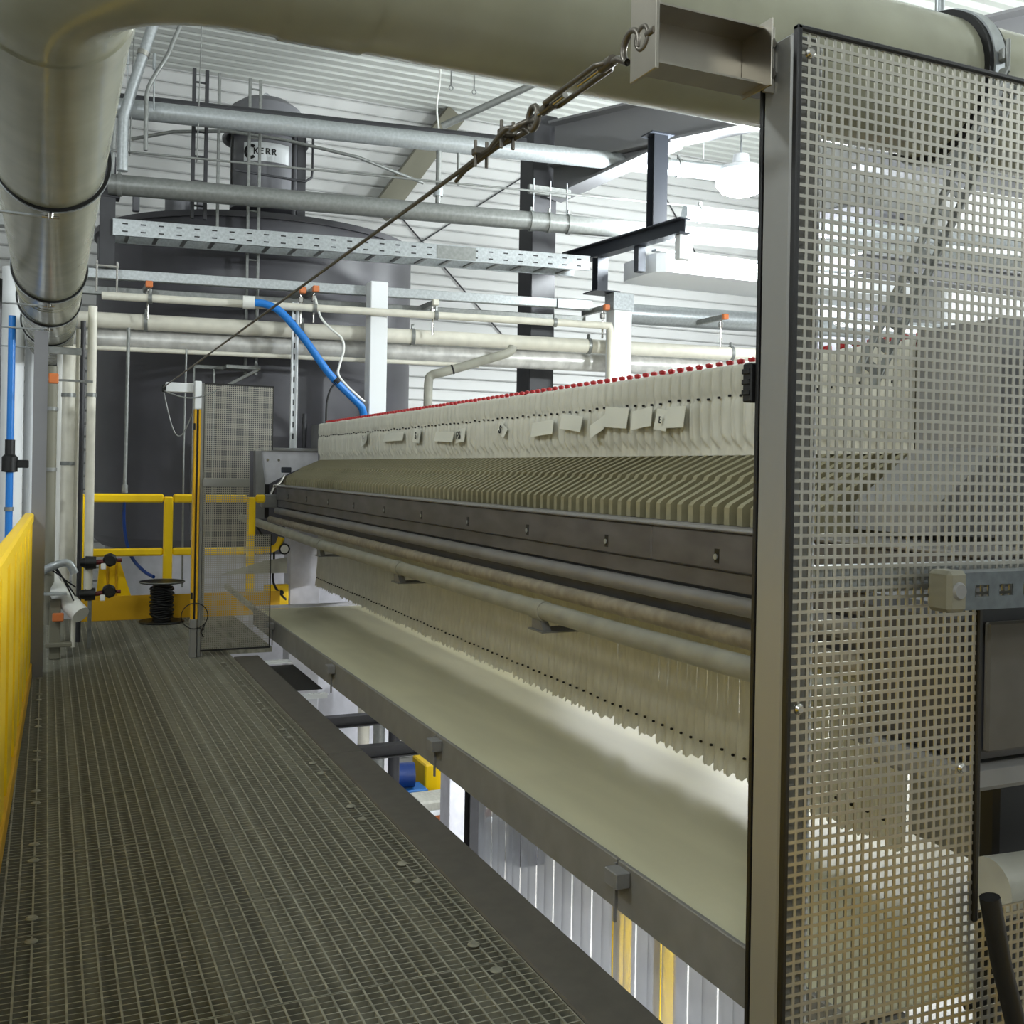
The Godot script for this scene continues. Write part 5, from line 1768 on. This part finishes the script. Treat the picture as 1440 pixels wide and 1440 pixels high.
	var skm := thing("splash_cone", "grey beige pointed splash sheet behind the tray end", "sheet", Vector3(1.98, 0.42, -10.55))
	var sm := Mb.new()
	sm.prism([Vector2(-0.38, 0.0), Vector2(0.28, 0.0), Vector2(0.28, 0.16), Vector2(0.05, 0.13)], Transform3D(Basis.IDENTITY, Vector3.ZERO), 0.01)
	part(skm, "sheet", sm, M.press_pipe)
	var hs := Mb.new()
	hs.tube(smooth([Vector3(2.82, 0.55, -11.15), Vector3(2.88, 0.3, -11.1), Vector3(3.05, 0.15, -11.0), Vector3(3.3, 0.05, -10.9)], Vector3.ZERO), 0.028, 10)
	solo("green_hose", "dark green hose curving down beside the white press leg", "hose", hs, M.green_dark, Vector3(2.82, 0.55, -11.15))
	var hb := Mb.new()
	hb.tube(smooth([Vector3(2.02, 0.86, -10.9), Vector3(2.06, 0.78, -10.8), Vector3(2.12, 0.72, -10.75), Vector3(2.16, 0.60, -10.72), Vector3(2.16, 0.3, -10.72), Vector3(2.3, 0.12, -10.75)], Vector3.ZERO), 0.012, 8)
	solo("black_cable", "black cable hanging from the header pipe's far end", "cable", hb, M.black, Vector3(2.02, 0.86, -10.9))
	var sp := Mb.new()
	sp.cyl(Vector3(2.62, 1.72, -11.45), Vector3(2.62, 2.06, -11.45), 0.028, 12)
	sp.cyl(Vector3(2.62, 2.06, -11.45), Vector3(2.62, 2.10, -11.45), 0.024, 12)
	solo("breather_tube", "short grey breather tube on the press head shoulder", "tube", sp, M.steel_dark, Vector3(2.62, 1.72, -11.45))

# ---------------------------------------------------------------- lower hall seen through the gap
func make_lower_hall() -> void:
	var o := Vector3(2.42, -0.30, -4.4)
	var t := thing("strip_curtain", "pale translucent PVC strip curtain hanging below the tray", "curtain", o)
	var rail := Mb.new()
	rail.bb(Vector3(-0.02, 0.0, -1.5), Vector3(0.02, 0.05, 2.5), 0.003)
	part(t, "hanging_rail", rail, M.galv)
	var s := Mb.new()
	s.grid(4, 1, func(u: float, v: float) -> Vector3: return Vector3(-0.006 * sin(PI * u), -3.0 * v, (u - 0.5) * 0.098))
	s.grid(4, 1, func(u: float, v: float) -> Vector3: return Vector3(-0.006 * sin(PI * u) + 0.003, -3.0 * v, (0.5 - u) * 0.098))
	var sm := s.mesh()
	for k in 38:
		part(t, "strip", sm, M.strip, Vector3(0.006 * (k % 2), 0.0, 2.45 - 0.102 * k))
	# machines on the lower floor
	var y := thing("yellow_machine", "yellow machine guard down in the lower hall, seen through the gap", "machine", Vector3(5.62, LOW, -14.95))
	var m := Mb.new()
	m.bb(Vector3(-0.35, 0.1, -0.3), Vector3(0.3, 0.55, 0.3), 0.02)
	part(y, "guard_box", m, M.yellow)
	for x in [0.02, 0.2]:
		var m1 := Mb.new()
		m1.bb(Vector3(x, 0.55, 0.1), Vector3(x + 0.09, 0.95, 0.2), 0.01)
		part(y, "upright", m1, M.yellow)
	var m2 := Mb.new()
	m2.bb(Vector3(-0.4, 0.0, -0.35), Vector3(0.6, 0.1, 0.35), 0.01)
	part(y, "base", m2, M.steel_dark)
	var b := thing("blue_motor", "blue electric motor beside the yellow machine in the lower hall", "motor", Vector3(4.92, LOW, -14.55))
	var bm := Mb.new()
	bm.cyl(Vector3(-0.16, 0.48, 0), Vector3(0.12, 0.48, 0.05), 0.18, 20)
	part(b, "housing", bm, M.blue_dark)
	var bm2 := Mb.new()
	bm2.bb(Vector3(-0.25, 0.0, -0.2), Vector3(0.3, 0.29, 0.2), 0.02)
	part(b, "pedestal", bm2, M.blue)
	var w := thing("white_vessel", "white horizontal vessel in the lower hall behind the blue motor", "vessel", Vector3(5.1, LOW, -15.6))
	var wm := Mb.new()
	wm.cyl(Vector3(-0.7, 0.8, 0), Vector3(0.6, 0.8, 0), 0.35, 24)
	part(w, "vessel_body", wm, M.white_plastic)
	var wl := Mb.new()
	wl.bb(Vector3(-0.6, 0.0, -0.2), Vector3(-0.5, 0.6, 0.2), 0.01)
	wl.bb(Vector3(0.4, 0.0, -0.2), Vector3(0.5, 0.6, 0.2), 0.01)
	part(w, "saddles", wl, M.steel_dark)
	var n := thing("beige_pallet", "beige topped low pallet in the lower hall in front of the yellow machine", "pallet", Vector3(5.35, LOW, -13.95))
	var nm := Mb.new()
	nm.bb(Vector3(-0.5, 0.16, -0.25), Vector3(0.6, 0.32, 0.25), 0.03)
	part(n, "load", nm, M.cloth)
	var nm2 := Mb.new()
	nm2.bb(Vector3(-0.5, 0.0, -0.25), Vector3(0.6, 0.15, 0.25), 0.01)
	part(n, "base", nm2, M.orange)
	var f := thing("white_bench", "white frame bench on the pale floor of the lower hall", "bench", Vector3(5.3, LOW, -13.2))
	for a in [[Vector3(-0.6, 0.2, -0.3), Vector3(0.7, 0.26, -0.24)], [Vector3(-0.6, 0.2, 0.24), Vector3(0.7, 0.26, 0.3)], [Vector3(-0.6, 0.2, -0.24), Vector3(-0.54, 0.26, 0.24)], [Vector3(0.64, 0.2, -0.24), Vector3(0.7, 0.26, 0.24)]]:
		var fm := Mb.new()
		fm.bb(a[0], a[1], 0.005)
		part(f, "frame_bar", fm, M.white_paint)
	for x in [-0.57, 0.67]:
		for z in [-0.27, 0.27]:
			var fm := Mb.new()
			fm.bb(Vector3(x - 0.03, 0, z - 0.03), Vector3(x + 0.03, 0.2, z + 0.03), 0.004)
			part(f, "leg", fm, M.white_paint)
	var c := Mb.new()
	c.prism(h_profile(0.16, 0.16, 0.014, 0.01), Transform3D(Basis(Vector3.RIGHT, Vector3.BACK, Vector3.UP), Vector3(4.05, LOW, -9.75)), 3.3)
	solo("lower_column", "dark H column in the lower hall left of the strip curtain", "column", c, M.steel_dark, Vector3(4.05, LOW, -9.75))
	for k in [[-9.5, "near one of two dark cross beams below the tray"], [-10.75, "far one of two dark cross beams below the tray"]]:
		var d := Mb.new()
		d.prism(h_profile(0.12, 0.12, 0.012, 0.008), Transform3D(Basis(Vector3(0, 0, 1), Vector3(0, 1, 0), Vector3(-1, 0, 0)), Vector3(6.0, -1.2, k[0])), 4.4)
		solo("cross_beam", k[1], "beam", d, M.steel_dark, Vector3(3.8, -1.2, k[0]))
	for k in 3:
		var q := Mb.new()
		q.cyl(Vector3(3.48 + 0.19 * k, LOW, -11.85), Vector3(3.48 + 0.19 * k, -0.9, -11.85), 0.07, 14)
		solo("lower_pipe", ["pale upright pipe in the lower hall, first from the left", "grey upright pipe in the lower hall, middle of three", "dark upright pipe in the lower hall, last of three"][k], "pipe", q, [M.white_pipe, M.galv_dull, M.steel_dark][k], Vector3(3.48 + 0.19 * k, LOW, -11.85))
	var yh := thing("yellow_handrail", "yellow handrail posts behind the strip curtain", "handrail", Vector3(3.4, LOW, -5.2))
	for z in [-0.5, 0.0]:
		var ym := Mb.new()
		ym.bar(Vector3(0, 0, z), Vector3(0.0, 3.0, z), 0.10, 0.10, 0.01)
		part(yh, "post", ym, M.yellow)
	var yr := Mb.new()
	yr.bar(Vector3(0, 2.9, -1.2), Vector3(0, 3.05, 0.3), 0.07, 0.07, 0.01)
	part(yh, "rail", yr, M.yellow)

# ---------------------------------------------------------------- paper tags on the cloths
func make_tags() -> void:
	var rng := RandomNumberGenerator.new()
	rng.seed = 5
	# z, y, width, height, tilt degrees, text, label
	var tags := [
		[-5.48, 1.755, 0.30, 0.085, -2.0, "", "blank white tag, leftmost of the big cluster on the near cloths"],
		[-5.10, 1.775, 0.26, 0.085, 6.0, "", "blank creased white tag with turned up end, second in the big cluster"],
		[-4.80, 1.745, 0.16, 0.075, -22.0, "", "small tilted white tag hanging low in the big cluster"],
		[-4.62, 1.785, 0.24, 0.105, 4.0, "", "largest white tag in the middle of the big cluster"],
		[-4.36, 1.77, 0.20, 0.095, -4.0, "", "square white tag right of the largest tag in the cluster"],
		[-4.17, 1.755, 0.11, 0.10, 8.0, "E", "narrow white tag with black marks near the right end of the cluster"],
		[-4.06, 1.765, 0.14, 0.10, 0.0, "", "rightmost white tag of the big cluster near the mesh guard"],
		[-6.80, 1.745, 0.17, 0.10, -3.0, "FS", "white tag lettered FS on the middle cloths"],
		[-7.12, 1.745, 0.40, 0.075, 2.0, "", "long blank white tag left of the FS tag"],
		[-7.72, 1.765, 0.15, 0.11, 6.0, "S", "white tag lettered S, left of the long blank tag"],
		[-6.06, 1.765, 0.10, 0.07, 34.0, "S", "small twisted tag with a black mark right of the FS tag"],
		[-8.35, 1.77, 0.55, 0.07, 0.0, "", "very long pale tag strip on the far cloths"],
		[-9.2, 1.775, 0.2, 0.10, -14.0, "F", "white tag with a dark mark near the far end of the cloths"],
	]
	var i := 0
	for a in tags:
		var t := thing("cloth_tag", a[6], "tag", Vector3(2.668, a[1], a[0]), "paper tags on the upper cloths")
		t.rotation_degrees = Vector3(a[4], 0, 0)
		var m := Mb.new()
		var w: float = a[2]
		var h: float = a[3]
		var ph := i * 1.7
		m.grid(8, 4, func(u: float, v: float) -> Vector3: return Vector3(-0.006 * sin(u * 5.0 + ph) - 0.012 * (1.0 - v), (v - 0.5) * h, (0.5 - u) * w))
		m.grid(8, 4, func(u: float, v: float) -> Vector3: return Vector3(-0.006 * sin((1.0 - u) * 5.0 + ph) - 0.012 * (1.0 - v) + 0.0015, (v - 0.5) * h, (u - 0.5) * w))
		part(t, "paper", m, M.paper)
		if a[5] != "":
			var tm := TextMesh.new()
			tm.text = a[5]
			var fo := SystemFont.new()
			fo.font_names = PackedStringArray(["Droid Sans"])
			fo.font_weight = 700
			tm.font = fo
			tm.font_size = 32
			tm.pixel_size = 0.0014 if i == 5 else 0.0024
			tm.depth = 0.002
			var l := part(t, "lettering", tm, M.ink, Vector3(-0.020, 0.0, 0.0))
			l.rotation.y = -PI / 2
		i += 1
